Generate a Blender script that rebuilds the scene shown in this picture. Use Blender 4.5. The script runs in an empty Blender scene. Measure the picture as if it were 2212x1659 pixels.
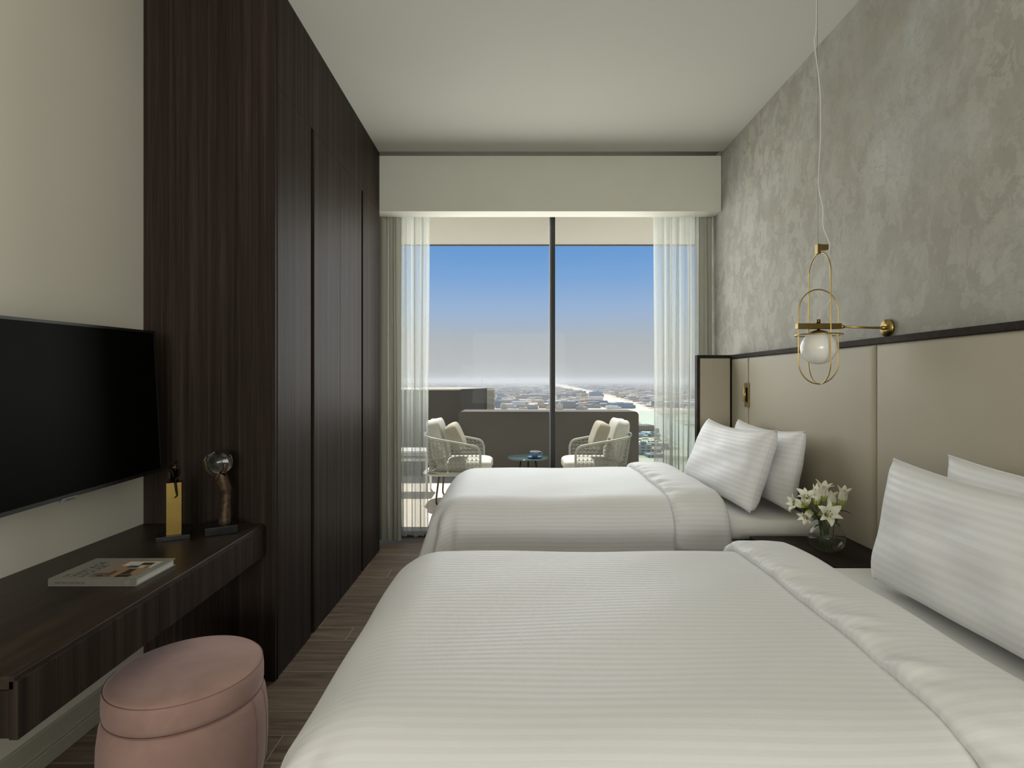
import bpy, bmesh, math, random
from mathutils import Vector, Matrix
R = math.radians
PI = math.pi
random.seed(7)
sc = bpy.context.scene
COL = sc.collection

# ------------------------------------------------------------------ camera, world, sun, daylight, exposure
FPX = 1160.0                       # focal length in pixels of the 2212 px wide frame
VX, VY = 1114.0, 822.0             # vanishing point
CAMZ = 1.4
cam_d = bpy.data.cameras.new('camera')
cam_d.sensor_width = 36.0
cam_d.lens = FPX / 2212 * 36.0
cam_d.shift_x = -(VX - 1106.0) / 2212
cam_d.shift_y = -(829.5 - VY) / 2212
cam_d.clip_start = 0.05
cam_d.clip_end = 60000
cam = bpy.data.objects.new('camera', cam_d)
COL.objects.link(cam)
cam.location = (0, 0, CAMZ)
cam.rotation_euler = (R(90), 0, 0)
sc.camera = cam

def P(px, py, Y):
    return ((px - VX) / FPX * Y, Y, CAMZ - (py - VY) / FPX * Y)

vs = sc.view_settings
sc.display_settings.display_device = 'sRGB'
vs.view_transform = 'Standard'
vs.look = 'None'
vs.gamma = 1.0
vs.exposure = 0.0
vs.use_curve_mapping = False
cy = sc.cycles
cy.use_adaptive_sampling = True
cy.adaptive_threshold = 0.02
cy.use_denoising = True
cy.max_bounces = 7
cy.diffuse_bounces = 4
cy.glossy_bounces = 4
cy.transmission_bounces = 6
cy.transparent_max_bounces = 24
cy.volume_bounces = 0
cy.caustics_reflective = False
cy.caustics_refractive = False
cy.sample_clamp_indirect = 6.0

W = bpy.data.worlds.new('sky')
sc.world = W
W.use_nodes = True
nt = W.node_tree
nt.nodes.clear()
tc = nt.nodes.new('ShaderNodeTexCoord')
sp = nt.nodes.new('ShaderNodeSeparateXYZ')
rp = nt.nodes.new('ShaderNodeValToRGB')
bg = nt.nodes.new('ShaderNodeBackground')
wo = nt.nodes.new('ShaderNodeOutputWorld')
nt.links.new(tc.outputs['Generated'], sp.inputs[0])
nt.links.new(sp.outputs['Z'], rp.inputs[0])
nt.links.new(rp.outputs[0], bg.inputs[0])
nt.links.new(bg.outputs[0], wo.inputs[0])
bg.inputs[1].default_value = 1.0
cr = rp.color_ramp
cr.elements[0].position = 0.0
cr.elements[0].color = (.46, .47, .47, 1)
cr.elements[1].position = 1.0
cr.elements[1].color = (.30, .37, .47, 1)
for pos, c in ((.04, (.47, .48, .49)), (.075, (.44, .475, .51)), (.13, (.33, .46, .68)), (.19, (.20, .385, .70)), (.26, (.12, .31, .67)), (.34, (.12, .29, .60)), (.6, (.24, .33, .48))):
    e = cr.elements.new(pos)
    e.color = c + (1,)

def lamp(name, kind, energy, loc, rot, color=(1, 1, 1), **kw):
    l = bpy.data.lights.new(name, kind)
    l.energy = energy
    l.color = color
    for k, v in kw.items():
        setattr(l, k, v)
    o = bpy.data.objects.new(name, l)
    COL.objects.link(o)
    o.location = loc
    o.rotation_euler = rot
    return o

# sun stands beyond the parapet, 66 degrees up
SE = R(66)
sd = Vector((0.12, -math.cos(SE), -math.sin(SE))).normalized()
sun = lamp('sun', 'SUN', 6.6, (0, 12, 20), sd.to_track_quat('-Z', 'Y').to_euler(), (1, .96, .88), angle=R(.6))
# daylight through the big window, and an added fill lamp behind the camera
lamp('daylight_front_window', 'AREA', 58, (.25, 4.99, 1.98), (R(-90), 0, 0), (1, .99, .95), shape='RECTANGLE', size=2.7, size_y=1.75)
lamp('rear_fill_light', 'AREA', 145, (.1, -5.35, 1.75), (R(90 + 8), 0, 0), (1, .97, .90), shape='RECTANGLE', size=2.6, size_y=2.0)

# added unseen fill lamp behind the camera, aimed up to brighten the ceiling
lamp('ceiling_fill_light', 'AREA', 50, (.0, -1.6, 1.5), (R(180 - 30), 0, 0), (1, .985, .94), shape='RECTANGLE', size=2.4, size_y=1.0)

# ------------------------------------------------------------------ helpers
def tagit(o, label=None, cat=None, group=None, kind=None):
    if label: o['label'] = label
    if cat: o['category'] = cat
    if group: o['group'] = group
    if kind: o['kind'] = kind
    return o

def empty(name, loc, label=None, cat=None, group=None, rz=0):
    o = bpy.data.objects.new(name, None)
    COL.objects.link(o)
    o.location = loc
    o.rotation_euler = (0, 0, rz)
    o.empty_display_size = .1
    return tagit(o, label, cat, group)

class MB:
    """collects shapes into one mesh"""
    def __init__(s):
        s.v = []; s.f = []; s.uv = []; s.sm = []; s.mi = []
    def add(s, vs, fs, uv=None, smooth=False, mi=0):
        b = len(s.v)
        s.v += [tuple(p) for p in vs]
        s.uv += list(uv) if uv else [(0, 0)] * len(vs)
        for f in fs:
            s.f.append([b + i for i in f]); s.sm.append(smooth); s.mi.append(mi)
    def box(s, x0, x1, y0, y1, z0, z1, mi=0):
        v = [(x, y, z) for z in (z0, z1) for y in (y0, y1) for x in (x0, x1)]
        s.add(v, [(0, 2, 3, 1), (4, 5, 7, 6), (0, 1, 5, 4), (2, 6, 7, 3), (0, 4, 6, 2), (1, 3, 7, 5)], mi=mi)
    def obox(s, c, h, M=None, mi=0):
        v = [Vector((x * h[0], y * h[1], z * h[2])) for z in (-1, 1) for y in (-1, 1) for x in (-1, 1)]
        if M: v = [M @ p for p in v]
        v = [p + Vector(c) for p in v]
        s.add(v, [(0, 2, 3, 1), (4, 5, 7, 6), (0, 1, 5, 4), (2, 6, 7, 3), (0, 4, 6, 2), (1, 3, 7, 5)], mi=mi)
    def tube(s, pts, r, n=8, closed=False, caps=True, mi=0):
        pts = [Vector(p) for p in pts]
        N = len(pts)
        rr = r if isinstance(r, (list, tuple)) else [r] * N
        rings = []
        t_prev = None; nrm = None
        for i, p in enumerate(pts):
            if closed:
                t = (pts[(i + 1) % N] - pts[i - 1]).normalized()
            else:
                t = (pts[min(i + 1, N - 1)] - pts[max(i - 1, 0)]).normalized()
            if nrm is None:
                a = Vector((0, 0, 1)) if abs(t.z) < .9 else Vector((1, 0, 0))
                nrm = (a - t * a.dot(t)).normalized()
            else:
                nrm = (nrm - t * nrm.dot(t))
                nrm = nrm.normalized() if nrm.length > 1e-6 else Vector((1, 0, 0))
            b = t.cross(nrm)
            rings.append([p + (nrm * math.cos(2 * PI * k / n) + b * math.sin(2 * PI * k / n)) * rr[i] for k in range(n)])
        v = [q for rg in rings for q in rg]
        f = []
        for i in range(N if closed else N - 1):
            j = (i + 1) % N
            for k in range(n):
                l = (k + 1) % n
                f.append((i * n + k, i * n + l, j * n + l, j * n + k))
        if not closed and caps:
            f.append(tuple(range(n - 1, -1, -1)))
            f.append(tuple((N - 1) * n + k for k in range(n)))
        s.add(v, f, smooth=True, mi=mi)
    def lathe(s, prof, c=(0, 0, 0), n=40, mi=0, sx=1, sy=1, closed=False):
        c = Vector(c)
        v = []; f = []
        for (r, z) in prof:
            for k in range(n):
                a = 2 * PI * k / n
                v.append(c + Vector((r * sx * math.cos(a), r * sy * math.sin(a), z)))
        for i in range(len(prof) - 1):
            for k in range(n):
                l = (k + 1) % n
                f.append((i * n + k, i * n + l, (i + 1) * n + l, (i + 1) * n + k))
        if closed:
            i = len(prof) - 1
            for k in range(n):
                l = (k + 1) % n
                f.append((i * n + k, i * n + l, l, k))
        else:
            if prof[0][0] > 1e-6: f.append(tuple(range(n - 1, -1, -1)))
            if prof[-1][0] > 1e-6: f.append(tuple((len(prof) - 1) * n + k for k in range(n)))
        s.add(v, f, smooth=True, mi=mi)
    def grid(s, fn, nu, nv, uvf=None, mi=0, flip=False):
        v = []; uv = []
        for j in range(nv + 1):
            for i in range(nu + 1):
                v.append(fn(i / nu, j / nv))
                uv.append(uvf(i / nu, j / nv) if uvf else (i / nu, j / nv))
        f = []
        for j in range(nv):
            for i in range(nu):
                a = j * (nu + 1) + i
                q = (a, a + 1, a + nu + 2, a + nu + 1)
                f.append(q[::-1] if flip else q)
        s.add(v, f, uv, smooth=True, mi=mi)
    def build(s, name, mats, parent=None, bevel=0, seg=2, sub=0, solid=0, merge=False, soff=-1):
        me = bpy.data.meshes.new(name)
        me.from_pydata(s.v, [], s.f)
        me.polygons.foreach_set('use_smooth', s.sm)
        me.polygons.foreach_set('material_index', s.mi)
        ul = me.uv_layers.new(name='uv')
        li = [0] * len(me.loops)
        me.loops.foreach_get('vertex_index', li)
        flat = []
        for i in li: flat += s.uv[i]
        ul.data.foreach_set('uv', flat)
        if merge:
            bm = bmesh.new(); bm.from_mesh(me)
            bmesh.ops.remove_doubles(bm, verts=bm.verts, dist=1e-5)
            bmesh.ops.recalc_face_normals(bm, faces=bm.faces)
            bm.to_mesh(me); bm.free()
        o = bpy.data.objects.new(name, me)
        COL.objects.link(o)
        for m in (mats if isinstance(mats, (list, tuple)) else [mats]):
            me.materials.append(m)
        if parent:
            o.parent = parent
            if parent.type == 'EMPTY':
                o.matrix_parent_inverse = (Matrix.Translation(parent.location) @ parent.rotation_euler.to_matrix().to_4x4()).inverted()
        if bevel:
            b = o.modifiers.new('bevel', 'BEVEL'); b.width = bevel; b.segments = seg; b.limit_method = 'ANGLE'; b.harden_normals = False
            for p in me.polygons: p.use_smooth = True
            w = o.modifiers.new('wn', 'WEIGHTED_NORMAL')
        if solid:
            m = o.modifiers.new('solid', 'SOLIDIFY'); m.thickness = solid; m.offset = soff
        if sub:
            m = o.modifiers.new('sub', 'SUBSURF'); m.levels = sub; m.render_levels = sub
        me.update()
        return o

def boxo(name, x0, x1, y0, y1, z0, z1, m, parent=None, bevel=0, seg=2):
    b = MB(); b.box(x0, x1, y0, y1, z0, z1)
    return b.build(name, m, parent, bevel, seg)

def base_origin(o):
    """a thing that is one mesh: put its origin at the middle of its base"""
    v = [q.co for q in o.data.vertices]
    c = Vector(((min(q.x for q in v) + max(q.x for q in v)) / 2, (min(q.y for q in v) + max(q.y for q in v)) / 2, min(q.z for q in v)))
    o.data.transform(Matrix.Translation(-c))
    o.location = c
    return o

def struct(o):
    o['kind'] = 'structure'
    return o

# ------------------------------------------------------------------ materials
def srgb(r, g, b):
    f = lambda c: (c / 255 / 12.92) if c / 255 <= .04045 else ((c / 255 + .055) / 1.055) ** 2.4
    return (f(r), f(g), f(b), 1)

def newmat(name):
    m = bpy.data.materials.new(name); m.use_nodes = True
    n = m.node_tree
    p = n.nodes['Principled BSDF']
    return m, n, p

def node(n, t, **kw):
    x = n.nodes.new(t)
    for k, v in kw.items(): setattr(x, k, v)
    return x

def mapping(n, scale=(1, 1, 1), coord='Object', loc=(0, 0, 0)):
    t = node(n, 'ShaderNodeTexCoord'); mp = node(n, 'ShaderNodeMapping')
    mp.inputs['Scale'].default_value = scale
    mp.inputs['Location'].default_value = loc
    n.links.new(t.outputs[coord], mp.inputs[0])
    return mp.outputs[0]

def noise(n, vec, scale, detail=4, rough=.55, dist=0):
    x = node(n, 'ShaderNodeTexNoise')
    n.links.new(vec, x.inputs['Vector'])
    x.inputs['Scale'].default_value = scale
    x.inputs['Detail'].default_value = detail
    x.inputs['Roughness'].default_value = rough
    x.inputs['Distortion'].default_value = dist
    return x.outputs['Fac']

def ramp(n, fac, stops, interp='LINEAR'):
    x = node(n, 'ShaderNodeValToRGB')
    x.color_ramp.interpolation = interp
    while len(x.color_ramp.elements) > 1: x.color_ramp.elements.remove(x.color_ramp.elements[-1])
    x.color_ramp.elements[0].position = stops[0][0]; x.color_ramp.elements[0].color = stops[0][1]
    for pz, c in stops[1:]:
        e = x.color_ramp.elements.new(pz); e.color = c
    n.links.new(fac, x.inputs[0])
    return x.outputs[0]

def math_(n, op, a, b=None, c=None):
    x = node(n, 'ShaderNodeMath', operation=op)
    for i, q in enumerate((a, b, c)):
        if q is None: continue
        if isinstance(q, (int, float)): x.inputs[i].default_value = q
        else: n.links.new(q, x.inputs[i])
    return x.outputs[0]

def mixc(n, fac, a, b, blend='MIX'):
    x = node(n, 'ShaderNodeMix', data_type='RGBA', blend_type=blend)
    for i, q in ((0, fac), (6, a), (7, b)):
        if isinstance(q, (int, float)): x.inputs[i].default_value = q
        elif isinstance(q, tuple): x.inputs[i].default_value = q
        else: n.links.new(q, x.inputs[i])
    return x.outputs[2]

def bump(n, p, h, strength=.3, dist=.01):
    x = node(n, 'ShaderNodeBump')
    x.inputs['Strength'].default_value = strength
    x.inputs['Distance'].default_value = dist
    n.links.new(h, x.inputs['Height'])
    n.links.new(x.outputs[0], p.inputs['Normal'])

def plain(name, col, rough=.6, metal=0, var=.06, vscale=8, bmp=0, bscale=200, spec=.5, coat=0):
    """a single-coloured surface with faint procedural unevenness"""
    m, n, p = newmat(name)
    v = mapping(n)
    f = noise(n, v, vscale, 3)
    c = tuple(max(0, x * (1 - var)) for x in col[:3]) + (1,)
    d = tuple(min(1, x * (1 + var)) for x in col[:3]) + (1,)
    n.links.new(ramp(n, f, [(.3, c), (.7, d)]), p.inputs['Base Color'])
    p.inputs['Roughness'].default_value = rough
    p.inputs['Metallic'].default_value = metal
    p.inputs['Specular IOR Level'].default_value = spec
    if coat: p.inputs['Coat Weight'].default_value = coat; p.inputs['Coat Roughness'].default_value = .1
    if bmp: bump(n, p, noise(n, v, bscale, 4), bmp, .002)
    return m

def wood(name, c0, c1, c2, scale, rough=.4, spec=.5, amp=.15):
    m, n, p = newmat(name)
    v = mapping(n, scale)
    big = noise(n, v, 1.0, 5, .6, .8)
    v2 = mapping(n, tuple(s * 5 for s in scale))
    fine = noise(n, v2, 2.2, 4, .7, .3)
    f = math_(n, 'ADD', math_(n, 'MULTIPLY', big, .6), math_(n, 'MULTIPLY', fine, .4))
    n.links.new(ramp(n, f, [(.36, c0), (.5, c1), (.64, c2)]), p.inputs['Base Color'])
    p.inputs['Roughness'].default_value = rough
    p.inputs['Specular IOR Level'].default_value = spec
    bump(n, p, f, amp, .002)
    return m

M = {}
M['walnut'] = wood('dark_walnut_veneer', srgb(36, 30, 26), srgb(50, 42, 37), srgb(67, 58, 51), (30, 30, .3), .5, .045, .1)
M['walnut_top'] = wood('dark_walnut_top', srgb(33, 27, 22), srgb(50, 41, 33), srgb(72, 59, 46), (14, .7, 14), .4, .3)
M['dark_frame'] = wood('dark_stained_frame', srgb(34, 29, 26), srgb(48, 42, 38), srgb(60, 53, 47), (6, 3, 6), .55, .05)
M['groove'] = plain('dark_groove', srgb(32, 22, 17), .6)
M['wall_paint'] = plain('warm_cream_paint', srgb(222, 218, 205), .7, var=.015, vscale=2, spec=.15)
M['ceiling'] = plain('ceiling_paint', srgb(196, 196, 187), .8, var=.01, vscale=1.5, spec=.15)
M['pelmet'] = plain('pelmet_paint', srgb(203, 202, 190), .75, var=.015, vscale=3, spec=.2)
M['base_paint'] = plain('baseboard_paint', srgb(176, 174, 158), .6, var=.02, spec=.3)
M['shadow_gap'] = plain('shadow_gap', srgb(96, 90, 82), .8)

# floor: wood look tiles with pale joints, rows .155 deep, 1.2 long, each row shifted by .2
m, n, p = newmat('wood_look_floor_tiles')
t = node(n, 'ShaderNodeTexCoord'); s_ = node(n, 'ShaderNodeSeparateXYZ')
n.links.new(t.outputs['Object'], s_.inputs[0])
kf = math_(n, 'DIVIDE', math_(n, 'SUBTRACT', 4.136, s_.outputs['Y']), .155)
k_ = math_(n, 'FLOOR', kf)
vf = math_(n, 'SUBTRACT', kf, k_)
uf = math_(n, 'DIVIDE', math_(n, 'SUBTRACT', math_(n, 'ADD', s_.outputs['X'], 13.12), math_(n, 'MULTIPLY', k_, .2)), 1.2)
ui = math_(n, 'FLOOR', uf)
ufr = math_(n, 'SUBTRACT', uf, ui)
j1 = math_(n, 'LESS_THAN', vf, .018)
j2 = math_(n, 'LESS_THAN', ufr, .0028)
joint = math_(n, 'MAXIMUM', j1, j2)
cb = node(n, 'ShaderNodeCombineXYZ')
n.links.new(ui, cb.inputs[0]); n.links.new(k_, cb.inputs[1])
wn = node(n, 'ShaderNodeTexWhiteNoise', noise_dimensions='3D')
n.links.new(cb.outputs[0], wn.inputs['Vector'])
cb2 = node(n, 'ShaderNodeCombineXYZ')
n.links.new(math_(n, 'ADD', math_(n, 'MULTIPLY', s_.outputs['X'], 1.6), math_(n, 'MULTIPLY', wn.outputs['Value'], 40)), cb2.inputs[0])
n.links.new(math_(n, 'MULTIPLY', s_.outputs['Y'], 22), cb2.inputs[1])
n.links.new(math_(n, 'MULTIPLY', wn.outputs['Value'], 17), cb2.inputs[2])
g1 = noise(n, cb2.outputs[0], 1.3, 6, .65, .6)
gr = ramp(n, g1, [(.28, srgb(80, 67, 55)), (.5, srgb(118, 103, 88)), (.72, srgb(146, 130, 112))])
var = ramp(n, wn.outputs['Value'], [(0, (.84, .84, .84, 1)), (1, (1.1, 1.08, 1.05, 1))])
gc = mixc(n, 1.0, gr, var, 'MULTIPLY')
n.links.new(mixc(n, joint, gc, srgb(178, 168, 150)), p.inputs['Base Color'])
p.inputs['Roughness'].default_value = .38
bump(n, p, math_(n, 'SUBTRACT', math_(n, 'MULTIPLY', g1, .4), joint), .15, .002)
M['floor'] = m

# mottled grey plaster of the bed wall: cloudy tone, crisp-edged skimmed patches, fine cracks
m, n, p = newmat('mottled_grey_plaster')
v = mapping(n)
a = noise(n, v, 1.6, 5, .6, .2)
base = ramp(n, a, [(.32, srgb(158, 155, 144)), (.48, srgb(171, 169, 160)), (.66, srgb(178, 180, 178))])
mid = noise(n, mapping(n, (1, 1.25, .8)), 5.5, 7, .62, .25)
base = mixc(n, ramp(n, mid, [(.40, (.55, .55, .55, 1)), (.62, (0, 0, 0, 1))]), base, srgb(150, 147, 136))
b_ = noise(n, mapping(n, (1, 1.1, .8), loc=(3, 1, 2)), 11.0, 9, .62, .35)
patch = ramp(n, b_, [(.505, (0, 0, 0, 1)), (.53, (1, 1, 1, 1))])
where = ramp(n, noise(n, mapping(n, loc=(7, 3, 1)), .8, 3, .55), [(.38, (.12, .12, .12, 1)), (.6, (.8, .8, .8, 1))])
fac = mixc(n, 1.0, patch, where, 'MULTIPLY')
c2 = mixc(n, math_(n, 'MULTIPLY', fac, .55), base, srgb(196, 195, 185))
b3 = noise(n, mapping(n, (1, 1, 1), loc=(2, 9, 4)), 2.2, 9, .72, .9)
crack = ramp(n, b3, [(.488, (0, 0, 0, 1)), (.5, (1, 1, 1, 1)), (.512, (0, 0, 0, 1))])
c3 = mixc(n, math_(n, 'MULTIPLY', crack, .28), c2, srgb(132, 129, 120))
c_ = noise(n, v, 42, 4, .6)
c4 = mixc(n, math_(n, 'MULTIPLY', ramp(n, c_, [(.52, (0, 0, 0, 1)), (.72, (1, 1, 1, 1))]), .35), c3, srgb(146, 144, 136))
n.links.new(c4, p.inputs['Base Color'])
p.inputs['Roughness'].default_value = .65
p.inputs['Specular IOR Level'].default_value = .25
bump(n, p, math_(n, 'ADD', math_(n, 'MULTIPLY', patch, .5), math_(n, 'MULTIPLY', c_, .4)), .25, .003)
M['plaster'] = m

# striped satin bedding: uv are metres on the cloth, u runs across the stripes
def satin(name, axis=0, pitch=.0215, ca=srgb(232, 232, 233), cb_=srgb(227, 227, 226), wr=.35):
    m, n, p = newmat(name)
    t = node(n, 'ShaderNodeUVMap', uv_map='uv'); s_ = node(n, 'ShaderNodeSeparateXYZ')
    n.links.new(t.outputs[0], s_.inputs[0])
    w = math_(n, 'SINE', math_(n, 'MULTIPLY', s_.outputs[axis], 2 * PI / pitch))
    st = ramp(n, math_(n, 'ADD', math_(n, 'MULTIPLY', w, .5), .5), [(.38, (0, 0, 0, 1)), (.62, (1, 1, 1, 1))])
    n.links.new(mixc(n, st, ca, cb_), p.inputs['Base Color'])
    n.links.new(ramp(n, st, [(0, (.5, .5, .5, 1)), (1, (.62, .62, .62, 1))]), p.inputs['Roughness'])
    p.inputs['Sheen Weight'].default_value = .15
    p.inputs['Specular IOR Level'].default_value = .35
    v = mapping(n)
    h = math_(n, 'ADD', math_(n, 'MULTIPLY', noise(n, v, 6, 4, .55, .6), wr), math_(n, 'MULTIPLY', st, .008))
    bump(n, p, h, .35, .02)
    return m
M['duvet'] = satin('striped_satin_duvet')
M['pillow'] = satin('striped_satin_pillow', 1, .028, wr=.45)
M['sheet'] = plain('white_sheet', srgb(224, 223, 219), .7, var=.01, bmp=.1, bscale=8, spec=.25)
M['bedbase'] = plain('grey_bed_base_fabric', srgb(132, 130, 128), .9, var=.15, vscale=60, bmp=.4, bscale=300, spec=.2)
M['leatherette'] = plain('taupe_upholstery', srgb(170, 162, 143), .55, var=.02, vscale=3, bmp=.05, bscale=350, spec=.35)
M['brass'] = plain('brushed_brass', srgb(178, 153, 90), .3, 1, var=.06, vscale=20)
M['brass_dark'] = plain('aged_brass', srgb(128, 108, 66), .35, 1, var=.08, vscale=20)
M['gold'] = plain('brushed_gold_metal', srgb(124, 105, 58), .45, 1, var=.1, vscale=14, bmp=.1, bscale=120)
M['bronze'] = plain('dark_bronze', srgb(44, 35, 27), .28, 1, var=.3, vscale=30)
M['bronze_hand'] = plain('weathered_bronze', srgb(84, 70, 54), .55, .7, var=.45, vscale=60, bmp=.3, bscale=120)
M['black_stone'] = plain('black_polished_stone', srgb(26, 27, 30), .22, var=.3, vscale=30)
M['black_plastic'] = plain('black_plastic', srgb(20, 20, 21), .4)
M['screen'] = plain('black_tv_screen', srgb(4, 4, 3), .42, var=.02, spec=.06)
M['grey_plastic'] = plain('grey_plastic', srgb(112, 112, 110), .5)
M['opal'] = plain('opal_white_glass', srgb(232, 230, 222), .18, var=.01, spec=.5)
M['opal'].node_tree.nodes['Principled BSDF'].inputs['Subsurface Weight'].default_value = .3
M['opal'].node_tree.nodes['Principled BSDF'].inputs['Subsurface Radius'].default_value = (.03, .03, .03)
M['cable'] = plain('translucent_cable', srgb(214, 214, 206), .3, var=.02)
M['wire'] = plain('steel_wire', srgb(130, 130, 128), .35, 1)
M['steel_black'] = plain('black_aluminium', srgb(24, 25, 27), .55, 0, var=.03)
M['alu_light'] = plain('silver_aluminium', srgb(128, 130, 128), .5, .3, var=.03)
M['leg_metal'] = plain('bronze_painted_leg', srgb(78, 68, 60), .45, .4)

# pink velvet
m, n, p = newmat('dusty_pink_velvet')
v = mapping(n)
n.links.new(ramp(n, noise(n, v, 5, 4, .6, .5), [(.3, srgb(158, 128, 119)), (.7, srgb(180, 148, 138))]), p.inputs['Base Color'])
p.inputs['Roughness'].default_value = .85
p.inputs['Sheen Weight'].default_value = .55
p.inputs['Sheen Roughness'].default_value = .4
p.inputs['Sheen Tint'].default_value = (.85, .68, .70, 1)
p.inputs['Specular IOR Level'].default_value = .2
bump(n, p, noise(n, v, 260, 3), .15, .001)
M['velvet'] = m
M['velvet_seam'] = plain('pink_velvet_piping', srgb(138, 106, 98), .8)

def glassy(name, tint=(.93, .97, .95, 1), ior=1.45, rough=0.0, edge=.6):
    """thin clear pane: see-through with a fresnel reflection"""
    m = bpy.data.materials.new(name); m.use_nodes = True
    n = m.node_tree; n.nodes.clear()
    tr = node(n, 'ShaderNodeBsdfTransparent'); gl = node(n, 'ShaderNodeBsdfGlossy'); fr = node(n, 'ShaderNodeLayerWeight'); mx = node(n, 'ShaderNodeMixShader'); o = node(n, 'ShaderNodeOutputMaterial')
    tr.inputs[0].default_value = tint
    gl.inputs['Roughness'].default_value = rough
    f0 = ((ior - 1) / (ior + 1)) ** 2
    fac = math_(n, 'ADD', f0, math_(n, 'MULTIPLY', math_(n, 'POWER', fr.outputs['Facing'], 5.0), (1 - f0) * edge))
    n.links.new(fac, mx.inputs[0])
    n.links.new(tr.outputs[0], mx.inputs[1]); n.links.new(gl.outputs[0], mx.inputs[2]); n.links.new(mx.outputs[0], o.inputs[0])
    return m
M['pane'] = glassy('window_glass', (.97, .978, .973, 1), 1.09)
M['balustrade'] = glassy('green_tinted_glass', (.84, .93, .92, 1), 1.3)
M['vase'] = glassy('clear_vase_glass', (.965, .975, .965, 1), 1.5)
M['table_glass'] = plain('teal_back_painted_glass', srgb(62, 84, 84), .06, var=.02, spec=.8)

def refr(name, col, ior, rough=0):
    m, n, p = newmat(name)
    p.inputs['Base Color'].default_value = col
    p.inputs['Transmission Weight'].default_value = 1
    p.inputs['IOR'].default_value = ior
    p.inputs['Roughness'].default_value = rough
    return m
M['crystal'] = refr('crystal_ball_glass', (.9, .92, .93, 1), 1.45)
M['water'] = glassy('vase_water', (.90, .915, .87, 1), 1.25)

def sheer(name, col, opacity, trans=.5):
    m = bpy.data.materials.new(name); m.use_nodes = True
    n = m.node_tree; n.nodes.clear()
    v = mapping(n)
    tr = node(n, 'ShaderNodeBsdfTransparent'); di = node(n, 'ShaderNodeBsdfDiffuse'); tl = node(n, 'ShaderNodeBsdfTranslucent')
    a = node(n, 'ShaderNodeMixShader'); b = node(n, 'ShaderNodeMixShader'); o = node(n, 'ShaderNodeOutputMaterial')
    di.inputs[0].default_value = col; tl.inputs[0].default_value = col
    a.inputs[0].default_value = trans
    n.links.new(di.outputs[0], a.inputs[1]); n.links.new(tl.outputs[0], a.inputs[2])
    # threads: fine vertical weave makes the cloth a little more or less open
    w = noise(n, mapping(n, (220, 220, 3)), 1, 2)
    # cloth seen edge-on has more threads in the way
    lw = node(n, 'ShaderNodeLayerWeight'); lw.inputs[0].default_value = .35
    op = math_(n, 'ADD', opacity - .05, math_(n, 'MULTIPLY', w, .1))
    op = math_(n, 'MINIMUM', math_(n, 'ADD', op, math_(n, 'MULTIPLY', lw.outputs['Facing'], .45)), 1.0)
    n.links.new(op, b.inputs[0])
    n.links.new(tr.outputs[0], b.inputs[1]); n.links.new(a.outputs[0], b.inputs[2]); n.links.new(b.outputs[0], o.inputs[0])
    return m
M['sheer'] = sheer('white_sheer_voile', srgb(206, 209, 204), .48, .34)
M['drape'] = sheer('greige_lined_drape', srgb(168, 167, 154), .97, .18)

M['balcony_paint'] = plain('balcony_cream_paint', srgb(242, 242, 236), .8, var=.01)
M['parapet'] = plain('dark_taupe_render', srgb(86, 82, 76), .75, var=.03, vscale=1.2, bmp=.1, bscale=60)
M['coping'] = plain('light_stone_coping', srgb(190, 183, 170), .7, var=.03)
M['deck'] = wood('balcony_deck_tiles', srgb(212, 203, 188), srgb(218, 210, 196), srgb(224, 216, 203), (.8, 14, 3), .55, .4)
M['rope'] = plain('grey_green_rope_weave', srgb(154, 154, 142), .7, var=.05, vscale=30)
M['rope_frame'] = plain('sage_grey_tube', srgb(164, 168, 160), .5, var=.03)
M['cushion'] = plain('ivory_outdoor_cushion', srgb(204, 202, 192), .85, var=.03, vscale=12, bmp=.25, bscale=120)
M['lumbar'] = plain('beige_outdoor_cushion', srgb(174, 167, 148), .85, var=.04, vscale=12, bmp=.25, bscale=120)
M['white_paint'] = plain('white_powder_coat', srgb(226, 228, 226), .5)
M['cup_blue'] = plain('pale_blue_porcelain', srgb(112, 142, 176), .2, var=.03)
M['cup_cream'] = plain('cream_porcelain', srgb(226, 214, 192), .2, var=.02)
M['coffee'] = plain('milky_coffee', srgb(158, 118, 84), .4, var=.2, vscale=60)
M['petal'] = plain('lily_petal_cream', srgb(236, 234, 214), .55, var=.03, vscale=20)
M['petal_in'] = plain('lily_throat_green', srgb(178, 188, 104), .55, var=.1)
M['leaf'] = plain('lily_leaf_green', srgb(44, 66, 38), .45, var=.2, vscale=20)
M['stem'] = plain('lily_stem_green', srgb(62, 84, 44), .5, var=.15)
M['pollen'] = plain('brown_pollen', srgb(70, 44, 26), .8)
M['page'] = plain('white_page_edges', srgb(190, 190, 184), .8, var=.03, vscale=50)
M['cover'] = plain('pale_grey_cover', srgb(140, 137, 127), .5, var=.02)
M['spine'] = plain('grey_book_spine', srgb(108, 103, 96), .55, var=.02)
M['ink'] = plain('dark_grey_ink', srgb(66, 62, 58), .6)
M['ink_light'] = plain('mid_grey_ink', srgb(104, 100, 94), .6)

# ------------------------------------------------------------------ the room shell
XL, XR = -1.731, 1.69
XW = -1.118                        # wardrobe front plane
YW0, YW1 = 2.495, 4.411
HC = 3.27
YG = 4.86                          # glazing plane
struct(boxo('floor', -2.0, 1.95, -5.3, 4.95, -.12, 0, M['floor']))
struct(boxo('ceiling', -2.0, 1.95, -5.3, 4.385, HC, HC + .15, M['ceiling']))
struct(boxo('trim_1', -1.9, 1.9, 4.385, 5.1, HC + .03, HC + .15, M['shadow_gap']))
struct(boxo('wall_left', -1.90, XL, -5.3, 5.0, 0, HC + .1, M['wall_paint']))
struct(boxo('wall_right', XR, 1.90, -5.3, 5.0, 0, HC + .1, M['plaster']))
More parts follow.
